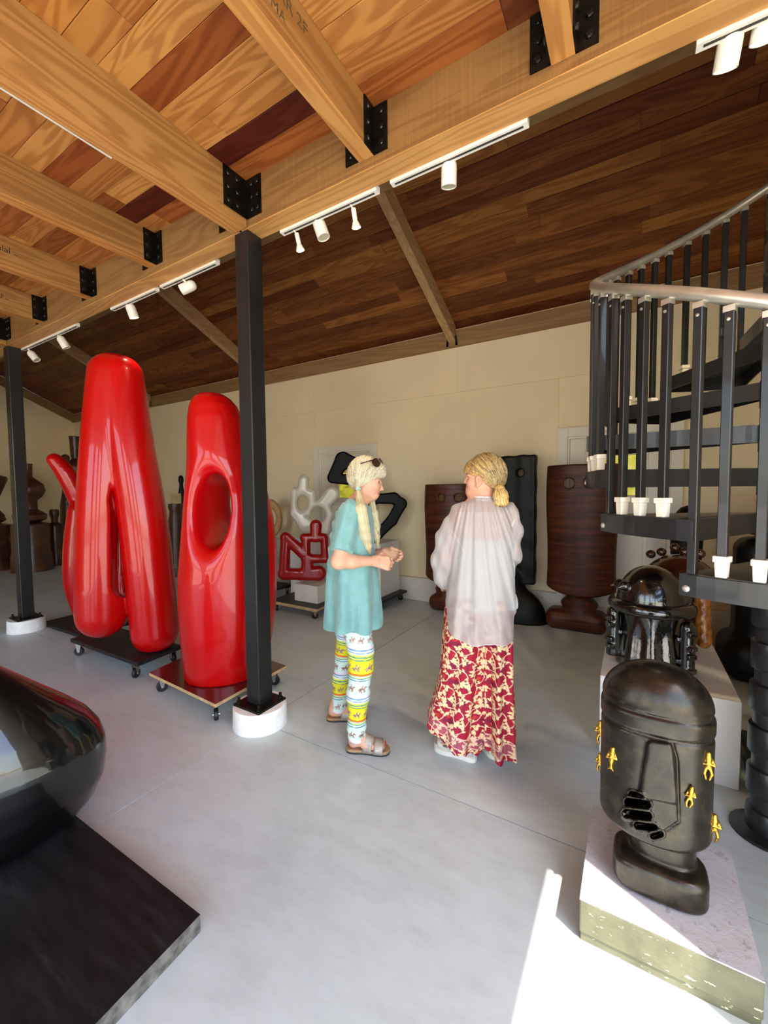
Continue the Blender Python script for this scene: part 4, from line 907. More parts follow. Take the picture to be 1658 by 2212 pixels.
# ------------------------------------------------------------------ brown pottery along the far left
t = NT('brown_pottery'); c = t.coord(); n1 = t.noise(c, 5, 4, .6)
t.p(col=t.ramp(n1, [(.3, '2e170c'), (.55, '4b2713'), (.8, '6b3d1e')]), rough=.38, coat=.25, coatr=.2); t.bump(t.noise(c, 14, 3), .3, .02); m_pot = t.m
def px_vase(lab, axis_px, Yv, rows, mat=m_pot, name='pottery_totem', cat='pottery'):
    """rows: (py, half-width in px) from top to bottom"""
    base = AY(axis_px, rows[-1][0], Yv); fr = Frame(base[:2]); prof = []
    prof.append((fr.rad(axis_px, rows[-1][0], rows[-1][1]), 0.0))
    for py, hw in rows[::-1]: prof.append((fr.rad(axis_px, py, hw), max(0.004, fr.uz(axis_px, py)[1])))
    return vase(name, lab, cat, base[0], base[1], prof, mat, 24)
px_vase('tall brown pottery totem with a bulging neck right of the outer post', 71, 3.25, [(1002, 12), (1006, 11), (1030, 10), (1036, 18), (1046, 33), (1060, 37), (1072, 30), (1081, 18), (1100, 18), (1107, 30), (1112, 38), (1122, 36), (1128, 22), (1131, 40), (1136, 42), (1190, 42), (1200, 45), (1233, 46), (1237, 44)])
px_vase('brown pottery totem with a flared bowl left of the outer post', -8, 2.95, [(998, 10), (1024, 12), (1030, 34), (1036, 36), (1056, 26), (1075, 16), (1100, 13), (1113, 25), (1124, 28), (1130, 16), (1134, 40), (1145, 42), (1165, 34), (1200, 38), (1236, 46), (1238, 44)])
px_vase('small dark pottery cup on a brown block in the far corner', 123, 3.75, [(1100, 9), (1104, 11), (1112, 11), (1120, 8), (1128, 8), (1131, 14), (1136, 15), (1185, 15), (1190, 18), (1228, 18), (1230, 18)])
px_vase('tall narrow brown pottery stack behind the tall red sculpture', 175, 4.2, [(944, 14), (948, 13), (985, 12), (992, 10), (998, 18), (1010, 18), (1030, 22), (1060, 14), (1090, 16), (1100, 26), (1140, 28), (1222, 30), (1224, 28)])
px_vase('small brown lidded pottery jar near the far corner', 152, 4.3, [(982, 3), (985, 9), (990, 10), (1000, 9), (1004, 13), (1020, 13), (1060, 10), (1090, 16), (1160, 18), (1222, 20), (1223, 18)])
px_vase('stacked brown ceramic totem seen between the two large red sculptures', 384, 4.30, [(1088, 16), (1096, 17), (1104, 14), (1120, 16), (1124, 17), (1150, 18), (1190, 18), (1226, 20), (1227, 18)])
f_ = Frame(AY(380, 1073, 4.28)[:2]); p = f_.pt(379, 1073); b_ = box('ceramic_block', p[0] - .07, p[0] + .07, p[1] - .05, p[1] + .06, Frame(AY(384, 1227, 4.30)[:2]).uz(384, 1088)[1] + .001, f_.uz(376, 1066)[1], plain('cream_ceramic', 'd9c290', .4, var=.15, scale=15), None, .006); tag(b_, 'cream square ceramic block set on the stacked brown totem', 'ceramic')
px_vase('slim dark ceramic bust on a tall stem beside the stacked brown totem', 397, 4.72, [(1027, 2), (1030, 5), (1038, 6), (1046, 4), (1054, 5), (1066, 7), (1090, 8), (1150, 9), (1222, 12), (1224, 12)], m_blackmatt, 'ceramic_bust', 'ceramic')
# ------------------------------------------------------------------ people
def vcol(o, C):
    at = o.data.color_attributes.new('Col', 'FLOAT_COLOR', 'POINT'); n = len(o.data.vertices)
    C = np.clip(np.asarray(C, np.float32), 0, 1); at.data.foreach_set('color', np.hstack([C, np.ones((n, 1), np.float32)]).ravel()); return o
def verts_world(o):
    n = len(o.data.vertices); a = np.empty(n * 3, np.float32); o.data.vertices.foreach_get('co', a); return a.reshape(-1, 3).astype(float) + np.array(WM[o].translation)
def painted(name, rough=.6, sss=0.0, spec=.4, bump=0.0, bscale=120, sheen=0.0, mult=None):
    t = NT(name); a = t.n('Attribute', attribute_name='Col'); c = t.coord(); n1 = t.noise(c, bscale, 3)
    t.p(col=t.mix(t.math('MULTIPLY', n1, .10), a.outputs['Color'], t.mix(1.0, a.outputs['Color'], (.72, .68, .66), 'MULTIPLY')), rough=rough, spec=spec)
    if sheen: t.p(sheen=sheen)
    if sss: t.p(sss=sss); t.b.inputs['Subsurface Radius'].default_value = (.012, .005, .003)
    if bump: t.bump(n1, bump, .003)
    return t.m
m_skin = painted('skin', .5, .12, .35, .12, 160); m_hair = painted('hair', .42, 0, .5, .10, 220); m_print = painted('printed_cloth', .7, 0, .2, .08, 260)
def lin(h): return np.array(rgb(h)[:3])
def ihash(n): return np.modf(np.abs(np.sin(n * 127.1) * 43758.5453))[0]
def n1d(x): i = np.floor(x); f = x - i; f = f * f * (3 - 2 * f); return ihash(i) * (1 - f) + ihash(i + 1) * f
def bounded(P, c, r_, fn):
    """run fn only near the part it describes"""
    dist = np.linalg.norm(P - c, axis=1); m = dist < r_ + .07; out = dist - r_
    if m.any(): out[m] = fn(P[m])
    return out
def caps_near(P, C_, k):
    A_ = np.array([c[0] for c in C_] + [c[1] for c in C_]); c = A_.mean(0); r_ = np.linalg.norm(A_ - c, axis=1).max() + .035
    return bounded(P, c, r_, lambda Q: caps_sdf(Q, C_, k))
class Body:
    def __init__(s, fr): s.f = fr
    def E(s, P, c, r_, rot=None): return ell(P, s.f.pt(*c), r_, s.f.A if rot is None else s.f.A @ rot)
    def K(s, P, a, b, ra, rb=None): return cap(P, s.f.pt(*a), s.f.pt(*b), ra, rb)
def union(L, k):
    d = L[0]
    for x in L[1:]: d = smin(d, x, k)
    return d
def hand_caps(wr, d, n, s, L=.17, curl=(35, 45, 30), spread=.5, thumb=(.35, .25)):
    """wr wrist, d along the hand, n out of the palm, s towards the thumb: palm, four fingers and thumb as tapering capsules"""
    d, n, s = [np.array(v, float) / np.linalg.norm(v) for v in (d, n, s)]; C_ = []; pl = L * .50
    for i, (off, fl, rr) in enumerate(((.030, .40, .0085), (.010, .45, .0088), (-.011, .42, .0083), (-.030, .33, .0073))):
        k = wr + d * pl * (1.0 - .06 * abs(i - 1)) + s * off * L / .17; C_.append((wr + s * off * .45, k, .016, .0115)); p = k; ang_ = 0.0; base = d + s * off * spread * 4; base /= np.linalg.norm(base)
        for j, (q_, seg) in enumerate(zip(curl, (.45, .31, .24))):
            ang_ += math.radians(q_ + (i - 1.5) * 4); v = base * math.cos(ang_) + n * math.sin(ang_); e = p + v * fl * L * 1.05 * seg; C_.append((p, e, rr * (1 - .1 * j), rr * (.92 - .1 * j))); p = e
    b = wr + d * pl * .28 + s * .022; m_ = b + (d * .55 + s * .55 + n * thumb[0]) * L * .24; e = m_ + (d * .9 + n * thumb[1]) * L * .20; C_ += [(wr + s * .01, b, .017, .014), (b, m_, .014, .0105), (m_, e, .0105, .008)]
    return C_
def foot_caps(H, T, side, z=.03):
    """heel and toe points on the ground; side = vector to the inner edge"""
    H = np.array(H, float); T = np.array(T, float); d = T - H; L = np.linalg.norm(d); d /= L; s = np.array(side, float); Z = np.array([0, 0, 1.0]); C_ = []
    C_.append((H + d * .03 + Z * (z + .030), H + d * L * .40 + Z * (z + .040), .030, .030)); C_.append((H + d * L * .15 + Z * (z + .045), H + d * L * .22 + Z * (z + .10), .033, .035))
    C_.append((H + d * L * .30 + Z * (z + .055), H + d * L * .66 + s * .01 + Z * (z + .024), .034, .026)); C_.append((H + d * L * .4 - s * .016 + Z * (z + .025), H + d * L * .66 - s * .024 + Z * (z + .016), .024, .017))
    for i, (o_, l_, r_) in enumerate(((.027, .98, .0125), (.008, .97, .0095), (-.009, .94, .009), (-.025, .89, .0085), (-.039, .83, .0078))):
        C_.append((H + d * L * .64 + s * o_ * .8 + Z * (z + .016), H + d * (L * l_ - r_) + s * o_ + Z * (z + r_ * .95), r_ * 1.15, r_))
    return C_
def caps_sdf(P, C_, k):
    d = None
    for a, b, ra, rb in C_: e = cap(P, a, b, ra, rb); d = e if d is None else smin(d, e, k)
    return d
m_cork = plain('cork_footbed', 'a5835c', .8, var=.15, scale=60); m_sole = plain('dark_sole', '26262a', .7); m_strap = plain('silver_strap', 'a69d90', .45, .25, var=.1, scale=40); m_wsole = plain('white_platform_sole', 'e2dccd', .6, var=.05)
def sandal(parent, H, T, side, z0, soles, straps, mat_strap, buckles):
    """soles: (thickness, material, tread); straps: fractions along the foot"""
    H = np.array(H, float); T = np.array(T, float); d = T - H; L = np.linalg.norm(d); d /= L; s = np.array(side, float); H = H - d * .016; L += .032
    prof = [(0, 0), (.02, .018), (.07, .029), (.18, .034), (.35, .033), (.5, .037), (.66, .047), (.8, .049), (.9, .043), (.965, .026), (1.0, .0)]
    outl = [H + d * L * f + s * w_ for f, w_ in prof] + [H + d * L * f - s * w_ for f, w_ in prof[-2:0:-1]]
    z = z0; root = None
    for th, mat, nm in soles:
        pr = prism(nm, [(p[0], p[1], z) for p in outl], (0, 0, th), mat, parent if root is None else root, .003); root = root or pr; z += th
    for f0, f1, h_ in straps:
        m = MB(); n_ = 14; rows = []
        for f in np.linspace(f0, f1, 5):
            w_ = np.interp(f, [p[0] for p in prof], [p[1] for p in prof]) * 1.05; row = []
            for i in range(n_ + 1):
                a = math.pi * i / n_; row.append(H + d * (L * f + .012 * math.sin(a)) + s * w_ * math.cos(a) * (1.0) + np.array([0, 0, z - .012 + (h_ - .06 * (f - f0)) * math.sin(a) ** .8]))
            rows.append(row)
        V = [p for r_ in rows for p in r_]; W_ = n_ + 1; F_ = [(i * W_ + j, i * W_ + j + 1, (i + 1) * W_ + j + 1, (i + 1) * W_ + j) for i in range(4) for j in range(n_)]
        so_ = mobj('sandal_strap', V, F_, mat_strap, root, True); md = so_.modifiers.new('thick', 'SOLIDIFY'); md.thickness = .004; md.offset = 1
        if buckles:
            f = (f0 + f1) / 2; w_ = np.interp(f, [p[0] for p in prof], [p[1] for p in prof]); a = 2.45; c_ = H + d * (L * f + .012 * math.sin(a)) + s * w_ * 1.13 * math.cos(a) + np.array([0, 0, z - .010 + (h_ - .02) * math.sin(a) ** .8])
            up = s * .5 * 0 + (s * .62 + np.array([0, 0, .78])); q_ = MB()
            cor = [c_ + d * sx * .019 + up * sy * .012 for sx, sy in ((-1, -1), (1, -1), (1, 1), (-1, 1))]
            q_.tube(cor + [cor[0]], .0028, 6); q_.build('strap_buckle', m_chrome, root)
    return root

# ---------- woman in the aqua tee
f1 = Frame(((G(795, 1630) + G(748, 1557)) / 2)[:2]); b1 = Body(f1); u1, w1 = f1.u, f1.w
W1 = empty('person', f1.c, 'woman with long pale pigtails in an aqua tee and horse-print leggings', 'person')
nH, nT = f1.c + u1 * -.045 + w1 * -.132, f1.c + u1 * .170 + w1 * -.160; fH_, fT_ = f1.c + u1 * -.175 + w1 * .195, f1.c + u1 * .052 + w1 * .185
near_elb, near_wr = f1.pt(731, 1213, -.235), f1.pt(809, 1212, -.16); far_elb, far_wr = f1.pt(760, 1205, .22), f1.pt(830, 1193, .06)
dn = near_wr - near_elb; dn /= np.linalg.norm(dn); Zv = np.array([0, 0, 1.0])
hn = hand_caps(near_wr, u1 * .93 - Zv * .22 + w1 * .22, w1 * .85 - Zv * .1 - u1 * .2, Zv * .9 + w1 * .2, .165, (38, 55, 35), .3, (.5, .3)); hf = hand_caps(far_wr, u1 * .9 - w1 * .25 - Zv * .12, -w1 * .85 - Zv * .25, Zv * .8 - w1 * .3, .155, (42, 60, 40), .3, (.5, .4))
foot_n, foot_f = foot_caps(nH, nT, w1, .024), foot_caps(fH_, fT_, -w1, .024)
def head1(P):
    E, K = b1.E, b1.K
    d = union([E(P, (789, 1022, 0), (.090, .072, .092)), E(P, (804, 1047, 0), (.050, .056, .070)), K(P, (787, 1060, -.03), (805, 1072, -.014), .030, .018), K(P, (787, 1060, .03), (805, 1072, .014), .030, .018), E(P, (806.5, 1074.5, 0), (.017, .022, .016))], .022)
    for s in (-1, 1):
        d = smin(d, E(P, (809, 1052, s * .036), (.020, .016, .018)), .02); d = smin(d, E(P, (815, 1036.5, s * .028), (.017, .022, .008)), .012)
        d = smax(d, -E(P, (821, 1041.5, s * .030), (.013, .015, .0085)), .010); d = smin(d, E(P, (822.3, 1058.5, s * .011), (.009, .007, .007)), .006)
    for s in (-1, 1): d = smin(d, E(P, (814.6, 1039.6, s * .0285), (.0112, .0135, .0050)), .004); d = smin(d, E(P, (814.4, 1044.4, s * .0285), (.0105, .0125, .0036)), .004)
    d = smin(d, K(P, (818.5, 1039, 0), (824.2, 1055, 0), .0075, .0095), .010); d = smin(d, E(P, (825.2, 1057.2, 0), (.0095, .0105, .0088)), .006)
    d = smin(d, E(P, (812.5, 1067, 0), (.017, .028, .020)), .014); d = smin(d, E(P, (817.6, 1064.8, 0), (.0062, .018, .0042)), .005); d = smin(d, E(P, (816.6, 1068.6, 0), (.0068, .016, .0048)), .005)
    d = smax(d, -K(P, (819.5, 1066.6, -.018), (819.5, 1066.6, .018), .0016), .003)
    for s in (-1, 1): d = smax(d, -K(P, (817, 1061, s * .016), (810, 1069, s * .034), .0018), .006)
    nk = union([K(P, (766, 1100, 0), (783, 1064, 0), .052, .046), K(P, (786, 1088, -.018), (803, 1074, -.006), .012, .008), K(P, (786, 1088, .018), (803, 1074, .006), .012, .008)], .02)
    return smin(d, nk, .022)
def body1(P):
    E, K = b1.E, b1.K
    d = bounded(P, f1.pt(788, 1050, 0), .20, head1)
    tor = union([E(P, (766, 1150, 0), (.098, .150, .185)), E(P, (764, 1235, 0), (.098, .135, .18)), E(P, (764, 1318, 0), (.112, .150, .12)), K(P, (760, 1106, -.135), (760, 1106, .135), .047)], .06)
    d = smin(d, tor, .04)
    for s, e, wr in ((-1, near_elb, near_wr), (1, far_elb, far_wr)):
        sh = f1.pt(757, 1108, s * .165); d = smin(d, union([cap(P, sh, e, .046, .037), cap(P, e, e + (wr - e) * .35, .037, .036), cap(P, e + (wr - e) * .35, wr, .036, .0245)], .025), .03)
    d = smin(d, caps_near(P, hn, .007), .012); d = smin(d, caps_near(P, hf, .007), .012)
    for hip, kn, ca, an, ft in (((768, 1330, -.08), (781, 1422, -.12), (774, 1480, -.135), (771, 1590, -.135), foot_n), ((756, 1330, .08), (744, 1420, .15), (738, 1465, .17), (731, 1535, .19), foot_f)):
        d = smin(d, union([K(P, hip, kn, .075, .052), K(P, kn, ca, .050, .050), K(P, ca, an, .050, .034)], .03), .03); d = smin(d, caps_near(P, ft, .008), .012)
    return d
lo_, hi_ = f1.c + [-.55, -.55, .0], f1.c + [.55, .55, 1.78]
o = sdf_obj('body', body1, lo_, hi_, .0042, m_skin, W1)
V = verts_world(o); px, py, sc = to_px(V); base = lin('d4a386'); C_ = np.tile(base, (len(V), 1))
mott = n1d(V[:, 2] * 130 + V[:, 0] * 57)[:, None] * .5 + n1d(V[:, 0] * 180 - V[:, 1] * 95)[:, None] * .5
C_ = C_ * (.9 + .16 * mott); C_[:, 0] *= 1.02
def blend(C_, m, c, a=1.0): m = np.clip(m, 0, 1)[:, None] * a; return C_ * (1 - m) + lin(c) * m
C_ = blend(C_, np.exp(-((px - 810) / 9) ** 2 - ((py - 1056) / 8) ** 2), 'd08a6e', .45)
lips = (np.hypot((px - 818.5) / 3.6, (py - 1066.8) / 2.5) < 1) & (V[:, 2] > 1.3); C_[lips] = lin('b8685c')
brow_ = (np.abs(py - (1035.2 - (px - 815) * .05)) < 1.1) & (px > 808) & (px < 821) & (V[:, 2] > 1.3); C_[brow_] = lin('a08a70')
W_ = f1.loc(V)[1]
for p_, r_ in ((823.2, 1059.8), ): C_ = blend(C_, np.exp(-((px - p_) / 1.8) ** 2 - ((py - r_) / 1.0) ** 2), '8a4a3a', .6)
toes = (V[:, 2] > .034) & (V[:, 2] < .07)
for T_, H_ in ((nT, nH), (fT_, fH_)):
    dd_ = (T_ - H_) / np.linalg.norm(T_ - H_); al = (V - H_) @ dd_; big = toes & (al > np.linalg.norm(T_ - H_) - .016) & (np.linalg.norm(V[:, :2] - T_[:2], axis=1) < .045); C_[big] = lin('b0303a')
vcol(o, C_)
for s in (-1, 1):
    e = MB().lathe([(.0098 * math.sin(a), -.0098 * math.cos(a)) for a in np.linspace(.05, 3.09, 9)], f1.pt(815.2, 1041.5, s * .0275), 14).build('eye', plain('eye_white_%d' % s, 'e8ddd2', .15, var=.02), W1, True)
    MB().lathe([(.0056, -.001), (.0056, .0012), (.0022, .0021), (.001, .002)], f1.pt(815.2, 1041.5, s * .0275) + (u1 * .9 - w1 * .35) * .0095, 12, axis_frame(u1 * .9 - w1 * .35)).build('iris', plain('iris_%d' % s, '4a3a2c', .1), e)
# hair: cap gathered into two ties, fringe over the brow
tie_n, tie_f = f1.pt(773.5, 1056, -.068), f1.pt(779, 1056, .070)
cutx = np.array([740, 765, 773, 780, 790, 799, 806, 812, 820, 828, 834, 842]); cuty = np.array([1054, 1058, 1056, 1050, 1045, 1040.5, 1034.5, 1031.5, 1031, 1033, 1036, 1036])
def hair1(P):
    px, py, sc = to_px(P); U, W, Z = f1.loc(P)
    d = union([b1.E(P, (788, 1021, 0), (.100, .084, .099)), b1.E(P, (818, 1018, 0), (.042, .062, .052))], .03)
    d = smin(d, b1.E(P, (766, 1034, 0), (.040, .062, .060)), .03)
    for tn in (tie_n, tie_f): d = smin(d, cap(P, f1.pt(776, 1034, 0) + (tn - f1.pt(776, 1056, 0)) * .75, tn, .030, .011), .03)
    tt = np.where(W < 0, 1, 1); a = np.arctan2(py - 1056, px - 773.5); d = d + .0008 * np.sin(a * 46 + 3 * np.sin(a * 9)) + .0005 * np.sin(a * 97)
    cy_ = np.interp(px, cutx, cuty); jag = 1.0 * np.sin(px * 1.3) + .5 * np.sin(px * 3.1)
    return smax(d, (py - cy_ - jag * (px > 800)) * sc, .004)
o = sdf_obj('hair', hair1, f1.pt(788, 1022, 0) - [.2, .2, .16], f1.pt(788, 1022, 0) + [.2, .2, .16], .0034, m_hair, W1); hr = o
def hair_paint(o, ax, ay, cols, freq=38.0):
    V = verts_world(o); px, py, sc = to_px(V); a = np.arctan2(py - ay, px - ax); s_ = .55 * n1d(a * freq + V[:, 2] * 3) + .45 * n1d(a * freq * 2.7 + 11)
    c0, c1, c2 = [lin(c) for c in cols]; s_ = s_[:, None]; return np.where(s_ < .5, c0 + (c1 - c0) * s_ * 2, c1 + (c2 - c1) * (s_ - .5) * 2)
vcol(o, hair_paint(o, 773.5, 1060, ('a89c7c', 'c6bc9c', 'ddd6bd')))
def strands(name, fn, starts, tie, parent, mat, cols, n=14, lift=.0012, rad_=.0011, seed=3, sag=0.0):
    """thin locks lying on the hair, from their roots to the tie"""
    rg = np.random.default_rng(seed); N = len(starts); t_ = np.linspace(0, 1, n)[None, :, None]; Pn = starts[:, None, :] * (1 - t_) + np.asarray(tie)[None, None, :] * t_; Q = Pn.reshape(-1, 3)
    for _ in range(5):
        h = .0015; d0 = fn(Q); g = np.stack([(fn(Q + np.eye(3)[i] * h) - d0) / h for i in range(3)], 1); g2 = (g ** 2).sum(1) + 1e-6
        st_ = ((d0 - lift) / np.maximum(g2, .3))[:, None] * g; L = np.linalg.norm(st_, axis=1); st_ *= np.minimum(1, .02 / (L + 1e-9))[:, None]; Q = Q - st_
    Pn = Q.reshape(N, n, 3); V, F_, C_ = [], [], []; c0, c1 = lin(cols[0]), lin(cols[1])
    ok = np.linalg.norm(np.diff(Pn, axis=1), axis=2).max(1) < .05
    for i in np.nonzero(ok)[0]:
        p = Pn[i]; b = len(V); cc = c0 + (c1 - c0) * rg.random()
        for j in range(n):
            tg = p[min(j + 1, n - 1)] - p[max(j - 1, 0)]; tg /= np.linalg.norm(tg) + 1e-9; a_ = np.cross(tg, Zv + .01); a_ /= np.linalg.norm(a_) + 1e-9; b_ = np.cross(tg, a_); r_ = rad_ * (.35 + .65 * math.sin(math.pi * min(1, .12 + j / n)))
            for k in range(3): V.append(p[j] + r_ * (a_ * math.cos(2.094 * k) + b_ * math.sin(2.094 * k))); C_.append(cc)
        for j in range(n - 1):
            for k in range(3): F_.append((b + j * 3 + k, b + j * 3 + (k + 1) % 3, b + (j + 1) * 3 + (k + 1) % 3, b + (j + 1) * 3 + k))
    o = mobj(name, V, F_, mat, parent, True); tag(o, kind='stuff'); return vcol(o, C_)
V = verts_world(hr); W_ = f1.loc(V)[1]; rg = np.random.default_rng(1); xx, yy, _s = to_px(V)
sel = np.nonzero((W_ < .03) & (yy < 1036))[0]; strands('hair_locks', hair1, V[rg.choice(sel, 420)], tie_n, hr, m_hair, ('a4956c', 'e9e2cb'), 16, .0006, .0012)
sel = np.nonzero((yy > 1024) & (xx > 800) & (yy < 1037))[0]; st_ = V[rg.choice(sel, 170)]; strands('fringe_locks', hair1, st_ + np.array([0, 0, -.012]), st_.mean(0) * 0 + f1.pt(806, 996, -.02), hr, m_hair, ('b0a47e', 'efe9d8'), 10, .0008, .0013)
# aqua tee
rowsT = [(1076, 756, 788), (1086, 741, 793), (1098, 731, 800), (1115, 723, 805), (1140, 716, 807), (1180, 711, 807), (1220, 708, 811), (1260, 706, 815), (1300, 705, 818), (1325, 705, 820), (1350, 706, 821), (1372, 707, 822)]
zT, uT, aT = uz_loft(f1, rowsT, 0); bT_z = [f1.uz(770, y)[1] for y in (1372, 1300, 1220, 1140, 1115, 1098, 1086, 1076)]; bT_v = [.225, .212, .19, .185, .183, .165, .12, .07]
hem = f1.uz(770, 1346)[1]
def tee(P):
    U, W, Z = f1.loc(P); u0 = np.interp(Z, zT, uT); a = np.interp(Z, zT, aT); b = np.interp(Z, bT_z, bT_v); th = np.arctan2(W / b, (U - u0) / a)
    q_ = np.sqrt(((U - u0) / a) ** 2 + (W / b) ** 2); d = (q_ - 1) * np.minimum(a, b) * .9
    low = np.clip((1.02 - Z) / .5, 0, 1); d = d + (.007 + .015 * low) * np.sin(th * 7 + 1.2 * np.sin(Z * 5) + .6) * np.clip((1.25 - Z) * 4, 0, 1) + .004 * low * np.sin(th * 15 + Z * 9)
    bk = np.clip((u0 + .02 - U) * 12, 0, 1) * np.clip((Z - .95) * 4, 0, 1); d = d + .0055 * bk * np.sin((Z * .75 + U * .9) * 95)
    sl = []
    for s in (-1, 1):
        A0, A1 = f1.pt(757, 1106, s * .150), f1.pt(737 if s < 0 else 762, 1192, s * .235); ax = (A1 - A0) / np.linalg.norm(A1 - A0); e = cap(P, A0, A1 + ax * .05, .067, .061)
        t_ = (P - A1) @ ax; e = e + .0042 * np.sin(((P - A0) @ u1) * 105 + t_ * 26); e = e - .0025 * ((t_ > -.032)); e = smax(e, t_, .004); sl.append(e)
    d = smin(d, np.minimum(sl[0], sl[1]), .02)
    d = smax(d, Z - (f1.uz(752, 1071)[1] - .42 * (U - f1.uz(752, 1071)[0])), .006); neck_ = b1.K(P, (766, 1096, 0), (790, 1058, 0), .062, .075); d = smax(d, -neck_, .006)
    hz = hem + .012 * np.sin(th * 3 + .5) + .03 * (U - .0); d = smax(d, hz - Z, .006)
    inn = smax(d + .007, Z - (hz + .07), .02); return smax(d, -smax(inn, -9 + 0 * Z, .01), .002)
t = NT('aqua_jersey'); c = t.coord(); n1 = t.noise(t.mapping(c, (11, 11, 3.2), rot=(.25, .15, 0)), 1.0, 4, .55, .6); n2 = t.noise(c, 380, 2); n3 = t.noise(c, 16, 3)
t.p(col=t.ramp(n3, [(.3, '6d9a98'), (.7, '7aa9a6')]), rough=.85, sheen=.25, spec=.2); t.bump(t.math('MULTIPLY_ADD', n1, 1.0, t.math('MULTIPLY', n2, .03)), .55, .03); m_tee = t.m
sdf_obj('tee_shirt', tee, f1.c + [-.5, -.5, hem - .06], f1.c + [.5, .5, f1.uz(770, 1060)[1]], .0046, m_tee, W1)
def tsurf(x, y):
    lo_, hi_ = -.4, .1
    for _ in range(24):
        m_ = (lo_ + hi_) / 2
        if tee(f1.pt(x, y, m_)[None])[0] > 0: lo_ = m_
        else: hi_ = m_
    return hi_
for tn, path, nm in ((tie_n, ((773.5, 1058, -.075, .010), (776, 1078, -.115, .021), *[(x, y, tsurf(x, y) - .006, r_) for x, y, r_ in ((779, 1100, .030), (781, 1120, .034), (784, 1140, .034), (789, 1160, .030), (794, 1180, .021), (799, 1197, .006))]), 'n'), (tie_f, ((792, 1062, .085, .010), (803, 1085, .075, .018), (807, 1110, .05, .025), (811, 1135, .04, .024), (813, 1160, .03, .018), (816, 1184, .02, .005)), 'f')):
    pts = [f1.pt(*q[:3]) for q in path]; rr = [q[3] for q in path]
    def tail(P):
        d = None
        for i in range(len(pts) - 1): e = cap(P, pts[i], pts[i + 1], rr[i], rr[i + 1]); d = e if d is None else smin(d, e, .012)
        x, y, s = to_px(P); return d + .0010 * np.sin((x - y * .16) * 1.6)
    A_ = np.array(pts); ot = sdf_obj('pigtail', tail, A_.min(0) - .05, A_.max(0) + .05, .0036, m_hair, hr)
    Vv = verts_world(ot); x, y, s = to_px(Vv); q = (.6 * n1d((x - (y - 1060) * .17) * 1.1) + .4 * n1d((x - (y - 1060) * .17) * 2.9))[:, None]; vcol(ot, lin('a09066') + (lin('e2dab6') - lin('a09066')) * q)
    rg = np.random.default_rng(4); sel = rg.choice(len(Vv), 150); strands('pigtail_locks', tail, Vv[sel] * .5 + (pts[-1] + rg.normal(0, .009, (150, 3)) * [1, 1, .6]) * .5, pts[0], ot if False else hr, m_hair, ('a08e5c', 'ebe2bd'), 18, .0008, .0014)
    MB().tube([tn + np.array([math.cos(a) * .011 * u1[0] + math.sin(a) * .011 * w1[0], math.cos(a) * .011 * u1[1] + math.sin(a) * .011 * w1[1], .003 * math.sin(3 * a)]) + (u1 * 0) for a in np.linspace(0, 6.28, 20)], .0055, 8).build('hair_tie', plain('aqua_hair_tie_' + nm, '9fdfe6', .7), hr, True)
# printed leggings
def legs1(P):
    K = b1.K
    n_ = union([K(P, (766, 1332, -.08), (779, 1405, -.115), .090, .068), K(P, (779, 1405, -.115), (779, 1440, -.13), .068, .064), K(P, (779, 1440, -.13), (773, 1500, -.135), .064, .060), K(P, (773, 1500, -.135), (770, 1572, -.135), .060, .046), K(P, (770, 1572, -.135), (770, 1610, -.135), .046, .046)], .03)
    f_ = union([K(P, (758, 1332, .08), (746, 1415, .15), .088, .060), K(P, (746, 1415, .15), (737, 1468, .17), .058, .052), K(P, (737, 1468, .17), (731, 1545, .19), .050, .043)], .03)
    U, W, Z = f1.loc(P); wr = .0022 * np.sin(Z * 150 + U * 45) * (np.clip((.2 - Z) * 9, 0, 1) + .35)
    n_ = smax(n_, (f1.uz(770, 1597, -.135)[1] + (U - f1.uz(770, 1597, -.135)[0]) * .25) - Z, .004); f_ = smax(f_, (f1.uz(731, 1533, .19)[1]) - Z, .004)
    return smax(smin(n_, f_, .012) + wr, Z - (hem + .16), .01)
o = sdf_obj('leggings', legs1, f1.c + [-.35, -.35, .06], f1.c + [.35, .35, hem + .2], .0030, m_print, W1)
V = verts_world(o); U, W, Z = f1.loc(V); near = b1.K(V, (766, 1332, -.08), (770, 1600, -.135), .05) < b1.K(V, (758, 1332, .08), (731, 1545, .19), .05)
z0n = f1.uz(775, 1358, -.12)[1]; z0f = f1.uz(742, 1330, .15)[1]; PER = .262
tt = (np.where(near, z0n - .05 * (U - .03), z0f - .03 * U) - Z) / PER; fr_ = tt - np.floor(tt)
stops = [(0, '2f8a92'), (.02, 'cfe6dc'), (.32, 'e6d9dd'), (.37, '6f9cc4'), (.40, 'e4ece8'), (.43, '6f9cc4'), (.45, 'e9f0e4'), (.48, 'd8dc5a'), (.52, '3f8d7e'), (.545, 'd8dc5a'), (.58, '3f8d7e'), (.60, 'dfd92c'), (.86, 'e6782a'), (.905, 'b8d6c6'), (.935, 'd8dc5a'), (.955, '3c96a0'), (.975, 'dff0ea')]
C_ = np.zeros((len(V), 3))
for i, (p_, c_) in enumerate(stops): C_[fr_ >= p_] = lin(c_)
ux = np.where(near, f1.uz(773, 1480, -.13)[0], f1.uz(738, 1460, .17)[0]); wx = np.where(near, -.13, .17); arc = np.arctan2(U - ux, -(W - wx)) * .060 + .01
